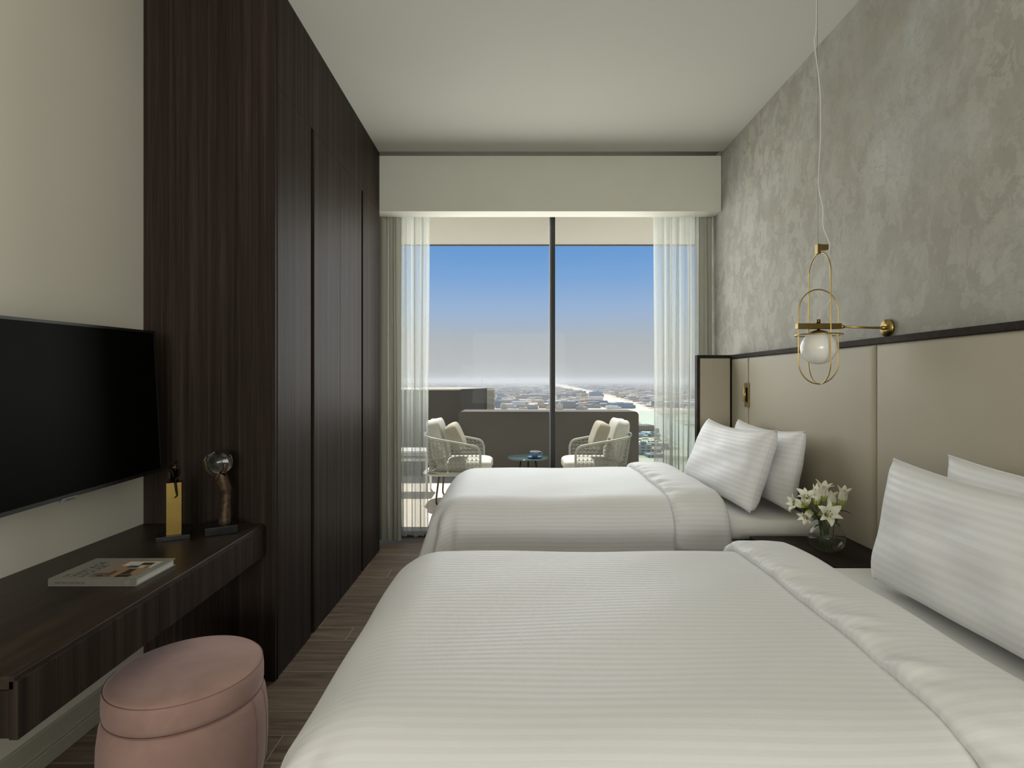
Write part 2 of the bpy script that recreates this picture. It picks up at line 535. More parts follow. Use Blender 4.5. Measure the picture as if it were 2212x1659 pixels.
# wall behind the camera with an invented opening for the rear fill lamp
b = MB()
b.box(-1.9, 1.9, -5.3, -5.15, 0, .72); b.box(-1.9, 1.9, -5.3, -5.15, 2.78, HC)
b.box(-1.9, -1.25, -5.3, -5.15, .72, 2.78); b.box(1.45, 1.9, -5.3, -5.15, .72, 2.78)
struct(b.build('wall_rear', M['wall_paint']))
b = MB()
for x0, x1 in ((-1.25, -1.2), (.07, .12), (1.40, 1.45)): b.box(x0, x1, -5.27, -5.2, .72, 2.78)
b.box(-1.25, 1.45, -5.27, -5.2, .72, .77); b.box(-1.25, 1.45, -5.27, -5.2, 2.73, 2.78)
w2 = struct(b.build('window_2_added', M['steel_black']))  # unseen window frame, added to let the rear fill in
boxo('glass_pane', -1.2, 1.40, -5.24, -5.235, .77, 2.73, M['pane'], w2)
# lintel over the balcony window
struct(boxo('wall_front', -1.9, 1.9, 4.80, 5.0, 2.93, HC + .03, M['balcony_paint']))
# pelmet that hides the curtain track
b = MB()
b.box(XL, XR - .004, 4.405, 4.44, 2.788, 3.243); b.box(XL, XR - .004, 4.4401, 4.56, 2.788, 2.806)
pel = b.build('trim_2', M['pelmet']); struct(pel)
# baseboard under the desk, two steps
b = MB()
b.box(XL, XL + .016, -5.15, YW0, .055, .125); b.box(XL, XL + .03, -5.15, YW0, 0, .055)
b.box(XL, XL + .022, -5.15, YW0, .055, .066)
struct(b.build('baseboard_left', M['base_paint'], bevel=.003))

# balcony window: frame, sliding stile, two panes
b = MB()
b.box(-1.62, 1.69, YG - .06, YG + .08, .0, .045)
b.box(-1.62, -1.56, YG - .05, YG + .06, .0, 2.93); b.box(1.64, 1.69, YG - .05, YG + .06, 0, 2.93)
b.box(-1.62, 1.69, YG - .05, YG + .06, 2.90, 2.93)
win = struct(b.build('window_1', M['steel_black'], bevel=.002))
x0 = P(1189.5, 0, YG)[0]; x1 = P(1198.5, 0, YG)[0]
boxo('mullion', x0, x1, YG - .05, YG + .04, .045, 2.90, M['steel_black'], win, .003)
boxo('mullion_edge', x0 - .012, x0, YG - .03, YG + .0, .045, 2.90, M['alu_light'], win, .001)
boxo('glass_pane', -1.56, x0, YG - .012, YG - .006, .045, 2.90, M['pane'], win)
boxo('glass_pane', x1, 1.64, YG + .012, YG + .018, .045, 2.90, M['pane'], win)

# ------------------------------------------------------------------ wardrobe
wr = empty('wardrobe', ((XL + XW) / 2, (YW0 + YW1) / 2, 0), 'full height dark walnut wardrobe with vertical finger grooves beside the window', 'wardrobe')
b = MB()
b.box(XL + .001, XW - .026, YW0 + .024, YW1, 0, HC - .002)
b.build('carcass', M['groove'], wr)
boxo('side_panel', XL + .001, XW, YW0, YW0 + .022, 0.001, HC - .002, M['walnut'], wr, .0015)
boxo('corner_strip', XW - .022, XW + .003, YW0 + .0225, YW0 + .027, 0.001, HC - .002, M['walnut'], wr)
boxo('header_panel', XW - .024, XW, YW0 + .029, YW1, 2.787, HC - .002, M['walnut'], wr, .001)
for y0, y1 in ((YW0 + .029, 2.932), (2.982, 3.420), (3.4235, 3.892), (3.932, 4.411)):
    boxo('door', XW - .024, XW, y0, y1, 0.006, 2.785, M['walnut'], wr, .0015)
gr = M['brass_dark']
for y0, y1 in ((2.932, 2.982), (3.892, 3.932)):
    boxo('finger_pull', XW - .0255, XW - .006, y1 - .0035, y1 - .0005, .006, 2.785, M['walnut'], wr)

# ------------------------------------------------------------------ floating desk
DZ = .7354
dk = empty('floating_desk', (-1.45, 1.7, DZ - .145), 'dark walnut floating desk fixed to the left wall below the television', 'desk')
def taper(xf_near, xf_far, yn, yf, z0, z1, xb=XL + .001):
    b = MB()
    v = [(xb, yn, z0), (xf_near, yn, z0), (xf_far, yf, z0), (xb, yf, z0), (xb, yn, z1), (xf_near, yn, z1), (xf_far, yf, z1), (xb, yf, z1)]
    b.add(v, [(0, 3, 2, 1), (4, 5, 6, 7), (0, 1, 5, 4), (1, 2, 6, 5), (2, 3, 7, 6), (3, 0, 4, 7)])
    return b
YD0, YD1 = 1.2046, YW0 - .001
taper(-1.126, -1.168, YD0, YD1, DZ - .030, DZ).build('desktop', M['walnut_top'], dk, .0015)
taper(-1.140, -1.182, YD0 + .03, YD1, DZ - .140, DZ - .034).build('drawer_box', M['groove'], dk)
b = MB()
v = []
for (x, y) in ((-1.138, YD0), (-1.117, YD0), (-1.159, YD1), (-1.180, YD1)):
    v += [(x, y, DZ - .143), (x, y, DZ - .010)]
b.add(v, [(0, 1, 3, 2), (2, 3, 5, 4), (4, 5, 7, 6), (6, 7, 1, 0), (1, 7, 5, 3), (0, 2, 4, 6)])
b.build('front_apron', M['walnut'], dk, .0015)
b = MB(); b.box(XL + .002, -1.139, YD0 + .001, YD0 + .02, DZ - .140, DZ - .032)
b.build('end_panel', M['walnut'], dk, .001)

# ------------------------------------------------------------------ television
tv = empty('television', (0, 0, 0), 'large black flat television tilted on a wall arm above the desk', 'television')
hw, hh = .55, .306
b = MB(); b.box(-.028, -.004, -hw, hw, -hh, hh); b.build('housing', M['black_plastic'], tv, .004)
b = MB()
for q in ((-hw, hw, hh - .010, hh), (-hw, hw, -hh, -hh + .014), (-hw, -hw + .009, -hh + .014, hh - .010), (hw - .009, hw, -hh + .014, hh - .010)):
    b.box(-.004, .001, *q)
b.build('bezel', M['black_plastic'], tv)
b = MB(); b.box(-.0039, -.001, -hw + .009, hw - .009, -hh + .014, hh - .010); b.build('screen', M['screen'], tv)
b = MB(); b.box(-.012, .003, .028, .088, -hh - .010, -hh + .003); tab = b.build('logo_tab', M['grey_plastic'], tv, .001)
b = MB(); b.box(.003, .0036, .040, .076, -hh - .0055, -hh - .0030); b.build('logo_mark', M['black_plastic'], tab)
b = MB(); b.box(-.075, -.028, -.32, .32, -.2, .17); b.build('rear_cover', M['black_plastic'], tv, .02)
b = MB(); b.box(-.160, -.145, -.12, .12, -.09, .09); b.obox((-.11, 0, 0), (.05, .03, .03)); b.build('wall_bracket', M['steel_black'], tv, .002)
tv.location = (-1.562, 1.80, 1.297)
tv.rotation_euler = (R(1.3), R(-2.2), 0)
tv.rotation_mode = 'XYZ'

# ------------------------------------------------------------------ headboard along the right wall
XH = 1.63
HH = 1.593
hb = empty('headboard', (XR, 2.0, 0), 'taupe upholstered headboard with dark wooden top rail running along the right wall', 'headboard')
def pad(y0, y1):
    b = MB()
    n = 14
    def f(u, v):
        y = y0 + (y1 - y0) * u; z = .02 + (HH - .028 - .02) * v
        e = min(1, min((y - y0), (y1 - y)) / .03)
        e = max(e, 0)
        s = math.sqrt(1 - (1 - e) ** 2)
        ez = min(1, max(0, min(z - .02, HH - .028 - z)) / .02); s2 = math.sqrt(1 - (1 - ez) ** 2)
        return (XH + .018 - .018 * min(s, .25 + .75 * s2), y, z)
    us = [0, .0] 
    # uneven spacing: dense near the seams
    def rem(t, L):
        k = [0, .002, .005, .010, .016, .023, .03]
        return k
    ks = [0, .0015, .004, .008, .013, .020, .03]
    ys = [y0 + k for k in ks] + [y0 + .03 + (y1 - y0 - .06) * i / 6 for i in range(1, 6)] + [y1 - k for k in reversed(ks)]
    zz = [.02 + k for k in (0, .003, .008, .02)] + [.02 + (HH - .068) * i / 6 + 0 for i in range(1, 6)] + [HH - .028 - k for k in (.02, .008, .003, 0)]
    vs_ = [f((y - y0) / (y1 - y0), (z - .02) / (HH - .048)) for z in zz for y in ys]
    nu = len(ys)
    fs = [(j * nu + i, j * nu + i + 1, (j + 1) * nu + i + 1, (j + 1) * nu + i) for j in range(len(zz) - 1) for i in range(nu - 1)]
    fs = [q[::-1] for q in fs]
    b.add(vs_, fs, smooth=True)
    b.box(XH + .019, XR - .001, y0, y1, .02, HH - .03)
    return b.build('padded_panel', M['leatherette'], hb)
for y0, y1 in ((3.772, 4.068), (2.439, 3.770), (1.106, 2.437), (-.227, 1.104)):
    pad(y0, y1)
boxo('top_rail', XH - .006, XR - .001, -.23, 4.07, HH - .028, HH, M['dark_frame'], hb, .001)
# short return wing facing the camera
xw = 1.374
b = MB(); b.box(xw, xw + .022, 4.068, 4.12, .0, HH); b.box(xw + .022, XR - .001, 4.0705, 4.12, HH - .022, HH)
b.box(xw + .022, XR - .001, 4.095, 4.12, 0, HH - .022)
b.build('wing_frame', M['dark_frame'], hb, .001)
b = MB(); b.box(xw + .023, XH - .001, 4.074, 4.094, .02, HH - .023)
b.build('wing_panel', M['leatherette'], hb, .006, 3)

# brass reading light recessed in the headboard
rl = empty('reading_light', (XH, 3.778, 1.298), 'slim brass reading light on the headboard near its far corner', 'reading light')
boxo('back_plate', XH - .006, XH + .001, 3.742, 3.814, 1.213, 1.382, M['brass_dark'], rl, .001)
boxo('slot', XH - .0065, XH - .005, 3.752, 3.780, 1.245, 1.352, M['groove'], rl)
b = MB(); b.tube([(XH - .016, 3.782, 1.252), (XH - .016, 3.782, 1.350)], .010, 14); b.build('lamp_tube', M['brass'], rl)

# ------------------------------------------------------------------ nightstand
ns = empty('nightstand', (1.395, 2.444, .40), 'dark brown nightstand between the two beds carrying the lilies', 'nightstand')
boxo('top', 1.161, XH - .002, 2.222, 2.667, .606, .628, M['dark_frame'], ns, .0015)
boxo('body', 1.185, XH - .002, 2.232, 2.657, .36, .605, M['dark_frame'], ns, .001)
dr = boxo('drawer', 1.166, 1.184, 2.238, 2.651, .37, .590, M['dark_frame'], ns, .0015)
boxo('handle', 1.158, 1.166, 2.30, 2.640, .578, .594, M['brass'], dr, .001)

# ------------------------------------------------------------------ beds
def drape_fn(yc, w_in, xh, L_in, rh, rv, top, crown, seed, flare=.12):
    ra = (rh + rv) / 2
    rnd = random.Random(seed)
    ph = [rnd.uniform(0, 6) for _ in range(8)]
    def f(a, b_, off=0.0):
        ea = max(abs(a) - w_in, 0); eb = max(b_ - L_in, 0)
        d = (ea ** 2.0 + eb ** 2.0) ** .5
        sa = 1 if a >= 0 else -1
        ia = min(abs(a), w_in); ib = min(b_, L_in)
        ar = ra * PI / 2
        ph_ = min(d / ra, PI / 2) if d > 0 else 0
        over = max(0, d - ar)
        hor = rh * math.sin(ph_) + over * flare
        drop = rv * (1 - math.cos(ph_)) + over * .98
        da = ea / d if d > 0 else 0; db = eb / d if d > 0 else 0
        corner = 2 * da * db
        th = math.atan2(eb, ea) if d > 0 else 0
        hang = min(1, d / ar) ** 2
        hor += corner * over * .22 + corner * hang * .018 * math.sin(th * 11 + ph[0]) + corner * over * .10 * math.sin(th * 11 + ph[0])
        hor += (1 - corner) * over * .025 * math.sin(b_ * 9 + ph[1] + a * 8) 
        x = xh - (ib + db * hor)
        y = yc + sa * (ia + da * hor)
        cz = crown * (1 - min(1, abs(a) / (w_in + .2)) ** 2) * (1 - (max(0, b_ - L_in * .3) / (L_in * 1.1)) ** 2)
        z = top + cz - drop
        z += .004 * math.sin(a * 7 + ph[2]) * math.sin(b_ * 4.3 + ph[3]) + .0025 * math.sin(a * 15 + b_ * 9 + ph[4])
        s_, c_ = math.sin(ph_), math.cos(ph_)
        nx, ny, nz = -db * s_, sa * da * s_, c_
        return (x + nx * off, y + ny * off, z + nz * off)
    return f

def make_bed(yc, w, label, xfoot=-.38):
    r = empty('bed', ((xfoot + 1.62) / 2, yc, 0), label, 'bed')
    h = w / 2
    boxo('bed_base', xfoot + .02, 1.605, yc - h + .015, yc + h - .015, .10, .565, M['bedbase'], r, .02, 3)
    b = MB(); b.box(xfoot, 1.612, yc - h, yc + h, .566, .672)
    b.build('mattress', M['sheet'], r, .045, 5)
    for sx in (xfoot + .12, 1.5):
        for sy in (yc - h + .1, yc + h - .1):
            b = MB(); b.lathe([(.018, 0), (.024, .1)], (sx, sy, 0.0), 14); b.build('leg', M['steel_black'], r)
    return r

def make_duvet(yc, w_in, label, top, seed, bside=.34, bfoot=.44, xh=.99, xfold=.82, L_in=1.26, flare=.12):
    r = empty('duvet', ((xh - .8), yc, .67), label, 'duvet')
    f = drape_fn(yc, w_in, xh, L_in, .20, .165, top, .012, seed, flare)
    A = w_in + bside + .06; B = L_in + bfoot
    b = MB()
    nu, nv = 110, 120
    b.grid(lambda u, v: f(-A + 2 * A * u, B * v), nu, nv, lambda u, v: (-A + 2 * A * u, B * v), flip=False)
    b.build('cover', M['duvet'], r, solid=.022, soff=-1)
    # turned back band
    B0 = xh - xfold
    rnd = random.Random(seed + 5)
    q = [rnd.uniform(0, 6) for _ in range(6)]
    prof = [(B0 - .01, -.012), (B0 + .004, .004), (B0 + .006, .018), (B0 - .002, .027), (B0 - .02, .034), (B0 - .04, .038), (B0 - .07, .040), (B0 - .10, .041), (.05, .041), (.03, .040), (-.01, .036), (-.035, .026), (-.05, .008), (-.052, -.02), (-.045, -.06)]
    A2 = A - .035
    nu = 150
    L = [0]
    for i in range(1, len(prof)):
        L.append(L[-1] + math.hypot(prof[i][0] - prof[i - 1][0], prof[i][1] - prof[i - 1][1]))
    b = MB()
    vs_ = []; uv = []
    for j, (pb, po) in enumerate(prof):
        for i in range(nu + 1):
            a = -A2 + 2 * A2 * i / nu
            edge = 1 if j < 7 else 0
            k = max(0, 1 - abs(j - 3.5) / 3.5) * .007
            wob = k * (math.sin(a * 33 + q[0]) + .7 * math.sin(a * 57 + q[1] + j * .5) + .5 * math.sin(a * 91 + q[2] + j * .8))
            bb = pb + .010 * math.sin(a * 3 + q[3]) * (1 if j < 8 else 0)
            end = min(1, (A2 - abs(a)) / .03)
            oo = (po if po < .004 else .004 + (po - .004) * math.sqrt(max(0, 1 - (1 - end) ** 2)))
            base = f(a, max(bb, 0), oo + wob * (1 if po > .003 else 0))
            x, y, z = base
            if bb < 0: x -= bb
            if j >= 12: z -= (0.0, .03, .06)[j - 12] * 1
            vs_.append((x, y, z)); uv.append((a, L[j]))
    fs = []
    for j in range(len(prof) - 1):
        for i in range(nu):
            p0 = j * (nu + 1) + i
            fs.append((p0, p0 + 1, p0 + nu + 2, p0 + nu + 1)[::-1])
    b.add(vs_, fs, uv, smooth=True)
    b.build('turned_back_edge', M['duvet'], r)
    return r

make_bed(3.38, 1.2, 'far single bed with white linen, nearer the window, grey fabric base')
make_bed(1.52, 1.2, 'near single bed with white linen in the foreground')
make_duvet(3.38, .45, 'white striped duvet draped over the far bed by the window', .772, 3, xh=1.045, L_in=1.315)
make_duvet(1.52, .45, 'white striped duvet filling the foreground on the near bed', .758, 11, flare=.02)

# pillows
def make_pillow(label, w, h, t, base, top, yc, seed, group, yaw=0):
    rnd = random.Random(seed)
    q = [rnd.uniform(0, 6) for _ in range(8)]
    r = empty('pillow', (base[0], yc, base[1]), label, 'pillow', group)
    N = 30; NV = 22
    up = Vector((top[0] - base[0], 0, top[1] - base[1])); H = up.length; up.normalize()
    nrm = Vector((-up.z, 0, up.x))      # faces the foot of the bed
    yv = Vector((0, 1, 0))
    Mz = Matrix.Rotation(yaw, 3, 'Z')
    h2 = H / 2 / (1 + .02)
    c0 = Vector((base[0], yc, base[1])) + up * (H / 2)
    b = MB()
    for side in (1, -1):
        def fn(a, c):
            u = 2 * a - 1; v = 2 * c - 1
            u = math.copysign(abs(u) ** .8, u); v = math.copysign(abs(v) ** .8, v)
            U = w / 2 * u * (1 - .045 * (1 - v * v) * abs(u) ** 3)
            V = h2 * v * (1 - .06 * (1 - u * u) * abs(v) ** 3) 
            if v > 0: V -= .02 * (1 - u * u) * v
            T = t / 2 * max(0, (1 - u ** 4) * (1 - v ** 4)) ** .42 * (1 - .16 * v)
            wr = .006 * (math.sin(u * 5 + v * 7 + q[0]) + math.sin(u * 9 - v * 4 + q[1])) * max(0, (1 - u * u) * (1 - v * v)) ** .5
            cr_ = .004 * math.sin((u + v) * 14 + q[2]) * (abs(u * v) ** 2) * (1 - max(abs(u), abs(v)) ** 8)
            p_ = up * V + yv * U + nrm * side * (T + wr + cr_)
            return tuple(c0 + Mz @ p_)
        b.grid(fn, N, NV, lambda a, c: (w * a, (h2 * 2) * c), flip=(side < 0))
    o = b.build('pillowcase', M['pillow'], r, merge=True)
    # sewn flange running round the edge
    pts = []
    def rim(u, v):
        U = w / 2 * u * (1 - .045 * (1 - v * v) * abs(u) ** 3); V = h2 * v * (1 - .06 * (1 - u * u) * abs(v) ** 3)
        if v > 0: V -= .02 * (1 - u * u) * v
        return tuple(c0 + Mz @ (up * V + yv * U))
    for i in range(20): pts.append(rim(-1 + 2 * i / 20, 1))
    for i in range(14): pts.append(rim(1, 1 - 2 * i / 14))
    for i in range(20): pts.append(rim(1 - 2 * i / 20, -1))
    for i in range(14): pts.append(rim(-1, -1 + 2 * i / 14))
    b = MB(); b.tube(pts, .0018, 6, closed=True)
    b.build('seam', M['sheet'], r)
    return r
G1, G2 = 'pillows on the far bed', 'pillows on the near bed'
make_pillow('white striped pillow in front on the far bed, facing the window side', .90, .46, .19, (1.228, .688), (1.382, 1.136), 3.325, 1, G1, R(3))
make_pillow('white pillow leaning on the headboard behind the front one, far bed', .86, .45, .15, (1.450, .700), (1.530, 1.138), 3.26, 2, G1)
make_pillow('big white striped pillow in front on the near bed, cut by the frame', .90, .46, .17, (1.275, .690), (1.345, 1.128), 1.46, 3, G2)
make_pillow('lower white pillow squeezed in the middle of the near bed pile', .86, .40, .16, (1.405, .690), (1.445, 1.055), 1.555, 4, G2)
make_pillow('rearmost white pillow against the headboard on the near bed', .88, .46, .13, (1.540, .690), (1.555, 1.138), 1.49, 5, G2)

# ------------------------------------------------------------------ curtains
def curtain(name, label, cat, x0, x1, yc, amp, folds, z0, z1, mat, seed, wave=.012, lead=None, n=200):
    rnd = random.Random(seed)
    q = [rnd.uniform(0, 6) for _ in range(8)]
    b = MB()
    def f(u, v):
        z = z0 + (z1 - z0) * v
        w = u * folds * 2 * PI
        k = 1 + .25 * math.sin(u * 17 + q[0])
        y = yc + amp * k * math.sin(w + .9 * math.sin(u * 9 + q[1]) + .25 * math.sin(v * 5 + q[2]))
        y += amp * .25 * math.sin(2.3 * w + q[3] + v * 2)
        x = x0 + (x1 - x0) * u + .010 * math.sin(2 * w + q[4]) + wave * math.sin(v * 4 + u * 6 + q[5]) * (u if x1 > x0 else 1)
        if v == 0: z += .004 * math.sin(w * 1.0 + q[6])
        if v < .02: z += 0
        return (x, y, z)
    b.grid(f, n, 28)
    o = b.build(name, mat)
    return tagit(base_origin(o), label, cat)
curtain('drape', 'greige lined curtain hanging in folds against the dark wardrobe', 'curtain', XW - .06, P(868, 0, 4.62)[0], 4.63, .035, 3.2, .025, 2.86, M['drape'], 1, wave=.004)
curtain('sheer_curtain', 'sheer white voile curtain at the left of the balcony window', 'curtain', P(862, 0, 4.70)[0], P(925, 0, 4.70)[0], 4.73, .038, 3.4, .035, 2.87, M['sheer'], 2, wave=.006)
curtain('sheer_curtain', 'sheer white voile curtain at the right of the balcony window', 'curtain', P(1414, 0, 4.70)[0], P(1516, 0, 4.70)[0], 4.70, .042, 5.6, .035, 2.87, M['sheer'], 3, wave=.008)
curtain('drape', 'narrow greige lined curtain in the corner by the grey plaster wall', 'curtain', P(1508, 0, 4.62)[0], XR - .012, 4.60, .022, 2.0, .025, 2.86, M['drape'], 4, wave=.003)
b = MB(); b.box(-1.6, 1.66, 4.61, 4.65, 2.872, 2.892); b.box(-1.6, 1.66, 4.70, 4.74, 2.885, 2.905)
o = b.build('curtain_track', M['white_paint']); 
o['kind'] = 'structure'; o.name = 'trim_3'

# ------------------------------------------------------------------ hanging brass lamp
LY = 2.43
lx = 1.370
pl = empty('pendant_lamp', (lx, LY, 1.383), 'brass loop pendant lamp with opal globe hanging beside the headboard', 'lamp')
def rr_loop(cx, w, z0, z1, axis, n=16):
    pts = []
    for i in range(n + 1):
        a = PI * i / n
        pts.append((w * math.cos(a), z1 - w * 1.12 + w * 1.12 * math.sin(a)))
    for i in range(n + 1):
        a = PI + PI * i / n
        pts.append((w * math.cos(a), z0 + w * 1.12 + w * 1.12 * math.sin(a)))
    if axis == 'x': return [(cx + p[0], LY, p[1]) for p in pts]
    return [(cx, LY + p[0], p[1]) for p in pts]
b = MB(); b.tube(rr_loop(lx, .0905, 1.385, 1.812, 'x'), .0028, 8, closed=True); b.build('short_loop', M['brass'], pl)
b = MB(); b.tube(rr_loop(lx + .004, .0885, 1.383, 1.977, 'y'), .0028, 8, closed=True); b.build('tall_loop', M['brass'], pl)
b = MB(); b.tube([(lx + .0955 * math.cos(2 * PI * i / 40), LY + .0955 * math.sin(2 * PI * i / 40), 1.606) for i in range(40)], .0028, 8, closed=True); b.build('ring', M['brass'], pl)
b = MB(); b.box(lx - .099, lx + .099, LY - .013, LY + .013, 1.633, 1.658); b.build('crossbar', M['brass_dark'], pl, .0015)
b = MB(); b.tube([(lx + .099, LY, 1.644), (lx + .115, LY, 1.643)], .008, 12); b.tube([(lx + .11, LY, 1.643), (1.672, LY, 1.638)], .0048, 10); b.build('wall_arm', M['brass'], pl)
b = MB()
b.tube([(1.6885, LY, 1.638), (1.675, LY, 1.638)], .039, 36); b.tube([(1.675, LY, 1.638), (1.655, LY, 1.638)], .0095, 14)
wp = b.build('wall_rose', M['brass'], pl)
b = MB()
prof = [(.0751 * math.sin(PI * i / 24), 1.5475 - .0751 * math.cos(PI * i / 24)) for i in range(25)]
prof[0] = (0, prof[0][1]); prof[-1] = (0, prof[-1][1])
b.lathe(prof, (lx, LY, 0), 48); b.build('globe', M['opal'], pl)
b = MB()
b.lathe([(.043, 1.609), (.042, 1.613), (.034, 1.620), (.018, 1.626), (.006, 1.629), (.006, 1.66), (.0085, 1.66), (.0085, 1.676), (.0, 1.676)], (lx, LY, 0), 32)
b.build('globe_cap', M['brass_dark'], pl)
tx = lx + .012
b = MB(); b.box(tx - .022, tx - .008, LY - .012, LY + .012, 1.972, 2.016); b.box(tx - .008, tx + .027, LY - .012, LY + .012, 1.990, 2.014); b.build('hanger_clip', M['brass_dark'], pl, .001)
b = MB(); b.tube([(tx - .014, LY, 2.01), (P(1765, 0, LY)[0], LY, HC)], .0007, 6); b.build('suspension_wire', M['wire'], pl)
def spline(pts, k=8):
    pts = [Vector(p) for p in pts]; out = []
    for i in range(len(pts) - 1):
        p0 = pts[max(i - 1, 0)]; p1 = pts[i]; p2 = pts[i + 1]; p3 = pts[min(i + 2, len(pts) - 1)]
        for j in range(k):
            t = j / k
            out.append(.5 * ((2 * p1) + (-p0 + p2) * t + (2 * p0 - 5 * p1 + 4 * p2 - p3) * t * t + (-p0 + 3 * p1 - 3 * p2 + p3) * t ** 3))
    out.append(pts[-1]); return out
wig = [(1764, -56), (1763, 60), (1759, 90), (1768, 165), (1772, 215), (1772, 300), (1768, 370), (1768, 405), (1777, 450), (1778, 490), (1792, 527), (1791, 545), (1793, 600), (1794, 640)]
up_ = [P(px, py, LY) for px, py in wig]
cabl = up_ + [P(1788, 655, LY), P(1776, 668, LY), P(1771, 682, LY), (lx, LY, 1.676)]
b = MB(); b.tube(spline(cabl, 6), .0022, 6); b.build('cable', M['cable'], pl)

# ------------------------------------------------------------------ vase of lilies on the nightstand
vx, vy, vz = 1.412, 2.44, .628
va = empty('vase', (vx, vy, vz), 'round clear glass bowl vase half filled with water on the nightstand', 'vase')
outp = [(0, 0), (.030, .0), (.050, .006), (.068, .024), (.0775, .05), (.076, .075), (.064, .098), (.050, .110), (.048, .116)]
inp = [(.046, .116), (.048, .109), (.062, .096), (.0735, .074), (.075, .05), (.0655, .026), (.048, .0095), (.0, .007)]
b = MB(); b.lathe(outp, (vx, vy, vz + .0005), 48); b.f.pop(); b.sm.pop(); b.mi.pop(); b.build('glass_bowl', M['vase'], va)
b = MB(); b.lathe([(0, .006), (.046, .0085), (.064, .026), (.0742, .046), (.0752, .060), (0, .060)], (vx, vy, vz + .0005), 48); b.build('water', M['water'], va)
b = MB(); b.tube([(vx + .048 * math.cos(2 * PI * i / 40), vy + .048 * math.sin(2 * PI * i / 40), vz + .117) for i in range(40)], .0014, 6, closed=True); b.build('rim', M['vase'], va)

def make_lily(label, px, py, Y, facing, size, openness, base_off, leaves=(), seed=0, head=None):
    """one stem with its bloom; (px, py, Y) is where the throat of the bloom sits"""
    rnd = random.Random(seed)
    c = Vector(P(px, py, Y)); d = Vector(facing).normalized()
    root = Vector((vx + base_off[0], vy + base_off[1], vz + .012))
    r = empty('lily', tuple(root), label, 'flower', 'white lilies in the glass vase')
    neck = Vector((vx + base_off[0] * .2 - .0 , vy + base_off[1] * .2, vz + .112))
    nb = Vector((vx, vy, vz + .118)) + (Vector((c.x, c.y, 0)) - Vector((vx, vy, 0))).normalized() * .03
    tail = c - d * size * .75
    path = spline([root, (root + nb) / 2, nb, (nb + tail) / 2 + Vector((0, 0, .012)), tail, c - d * size * .3], 6)
    b = MB(); b.tube(path, .0022, 6); b.build('stem', M['stem'], r)
    # six petals: rising as a funnel, then opening outwards and recurving
    a0 = Vector((0, 0, 1)) if abs(d.z) < .9 else Vector((1, 0, 0))
    e1 = (a0 - d * a0.dot(d)).normalized(); e2 = d.cross(e1)
    b = MB()
    for k in range(6):
        an = 2 * PI * k / 6 + rnd.uniform(-.12, .12)
        o_ = e1 * math.cos(an) + e2 * math.sin(an); tdir = d.cross(o_)
        op = openness * rnd.uniform(.85, 1.12); wd = size * (.30 if k % 2 else .21) * (0.72 + .35 * openness)
        L = size * rnd.uniform(.95, 1.08)
        NV = 10; NU = 4
        pos = c - d * size * .55; ang = .10
        pts = []
        p_ = pos + o_ * .002
        for j in range(NV + 1):
            s = j / NV
            pts.append((p_.copy(), ang))
            ang = .10 + op * 1.25 * max(0, s - .22) ** .9 + op * 1.5 * max(0, s - .62) ** 1.2 * 2
            p_ = p_ + (d * math.cos(ang) + o_ * math.sin(ang)) * (L * 1.42 / NV)
        vs_ = []
        for j, (pp, an_) in enumerate(pts):
            s = j / NV
            wj = wd * max(.03, math.sin(PI * min(1, s * .80 + .19)) ** .8) 
            nn = (o_ * math.cos(an_) - d * math.sin(an_))
            for i in range(NU + 1):
                u = i / NU * 2 - 1
                cup = (abs(u) ** 2) * wj * .30
                ruf = .0012 * math.sin(s * 16 + k * 2) * abs(u)
                vs_.append(tuple(pp + tdir * u * wj - nn * (cup + ruf)))
        fs = []; 
        for j in range(NV):
            for i in range(NU):
                q0 = j * (NU + 1) + i
                fs.append((q0, q0 + 1, q0 + NU + 2, q0 + NU + 1))
        lo = [q for idx, q in enumerate(fs) if idx < NU * 3]; hi = [q for idx, q in enumerate(fs) if idx >= NU * 3]
        n0 = len(b.v)
        b.add(vs_, fs, smooth=True)
        for idx in range(len(fs)):
            if idx < NU * 3: b.mi[len(b.mi) - len(fs) + idx] = 1
    pt = b.build('petals', [M['petal'], M['petal_in']], r, solid=.0009, soff=0)
    if openness > .45:
        b = MB()
        for k in range(6):
            an = 2 * PI * k / 6 + .4
            o_ = e1 * math.cos(an) + e2 * math.sin(an)
            e_ = c + d * size * .35 + o_ * size * .16
            b.tube([c - d * size * .4, c + o_ * .003, e_], .0005, 4)
            b.obox(e_, (.0011, .0011, .003), mi=1)
        b.tube([c - d * size * .4, c + d * size * .45], .0008, 5)
        b.build('stamens', [M['petal_in'], M['pollen']], r)
    for (t_, dirv, ln, wdt) in leaves:
        p0 = path[int(t_ * (len(path) - 1))]
        dv = Vector(dirv).normalized()
        sd_ = dv.cross(Vector((0, 0, 1))).normalized()
        b = MB(); NV = 8
        vs_ = []
        for j in range(NV + 1):
            s = j / NV
            pp = p0 + dv * ln * s + Vector((0, 0, -1)) * ln * .35 * s * s
            wj = wdt * math.sin(PI * min(1, .08 + s * .92)) ** .8
            vs_ += [tuple(pp - sd_ * wj + Vector((0, 0, wj * .4))), tuple(pp), tuple(pp + sd_ * wj + Vector((0, 0, wj * .4)))]
        b.add(vs_, [(j * 3 + i, j * 3 + i + 1, j * 3 + i + 4, j * 3 + i + 3) for j in range(NV) for i in (0, 1)], smooth=True)
        b.build('leaf', M['leaf'], r, solid=.0006)
    return r
make_lily('wide open white lily low in front, facing the camera', 1784, 1112, 2.355, (-.05, -.9, .38), .080, 1.0, (.02, -.01), [(.55, (.9, -.3, .1), .05, .008)], 1)
make_lily('open white lily at the upper left of the bouquet', 1741, 1080, 2.41, (-.25, -.55, .8), .068, .85, (-.02, .01), [(.8, (-.5, -.6, -.2), .045, .008)], 2)
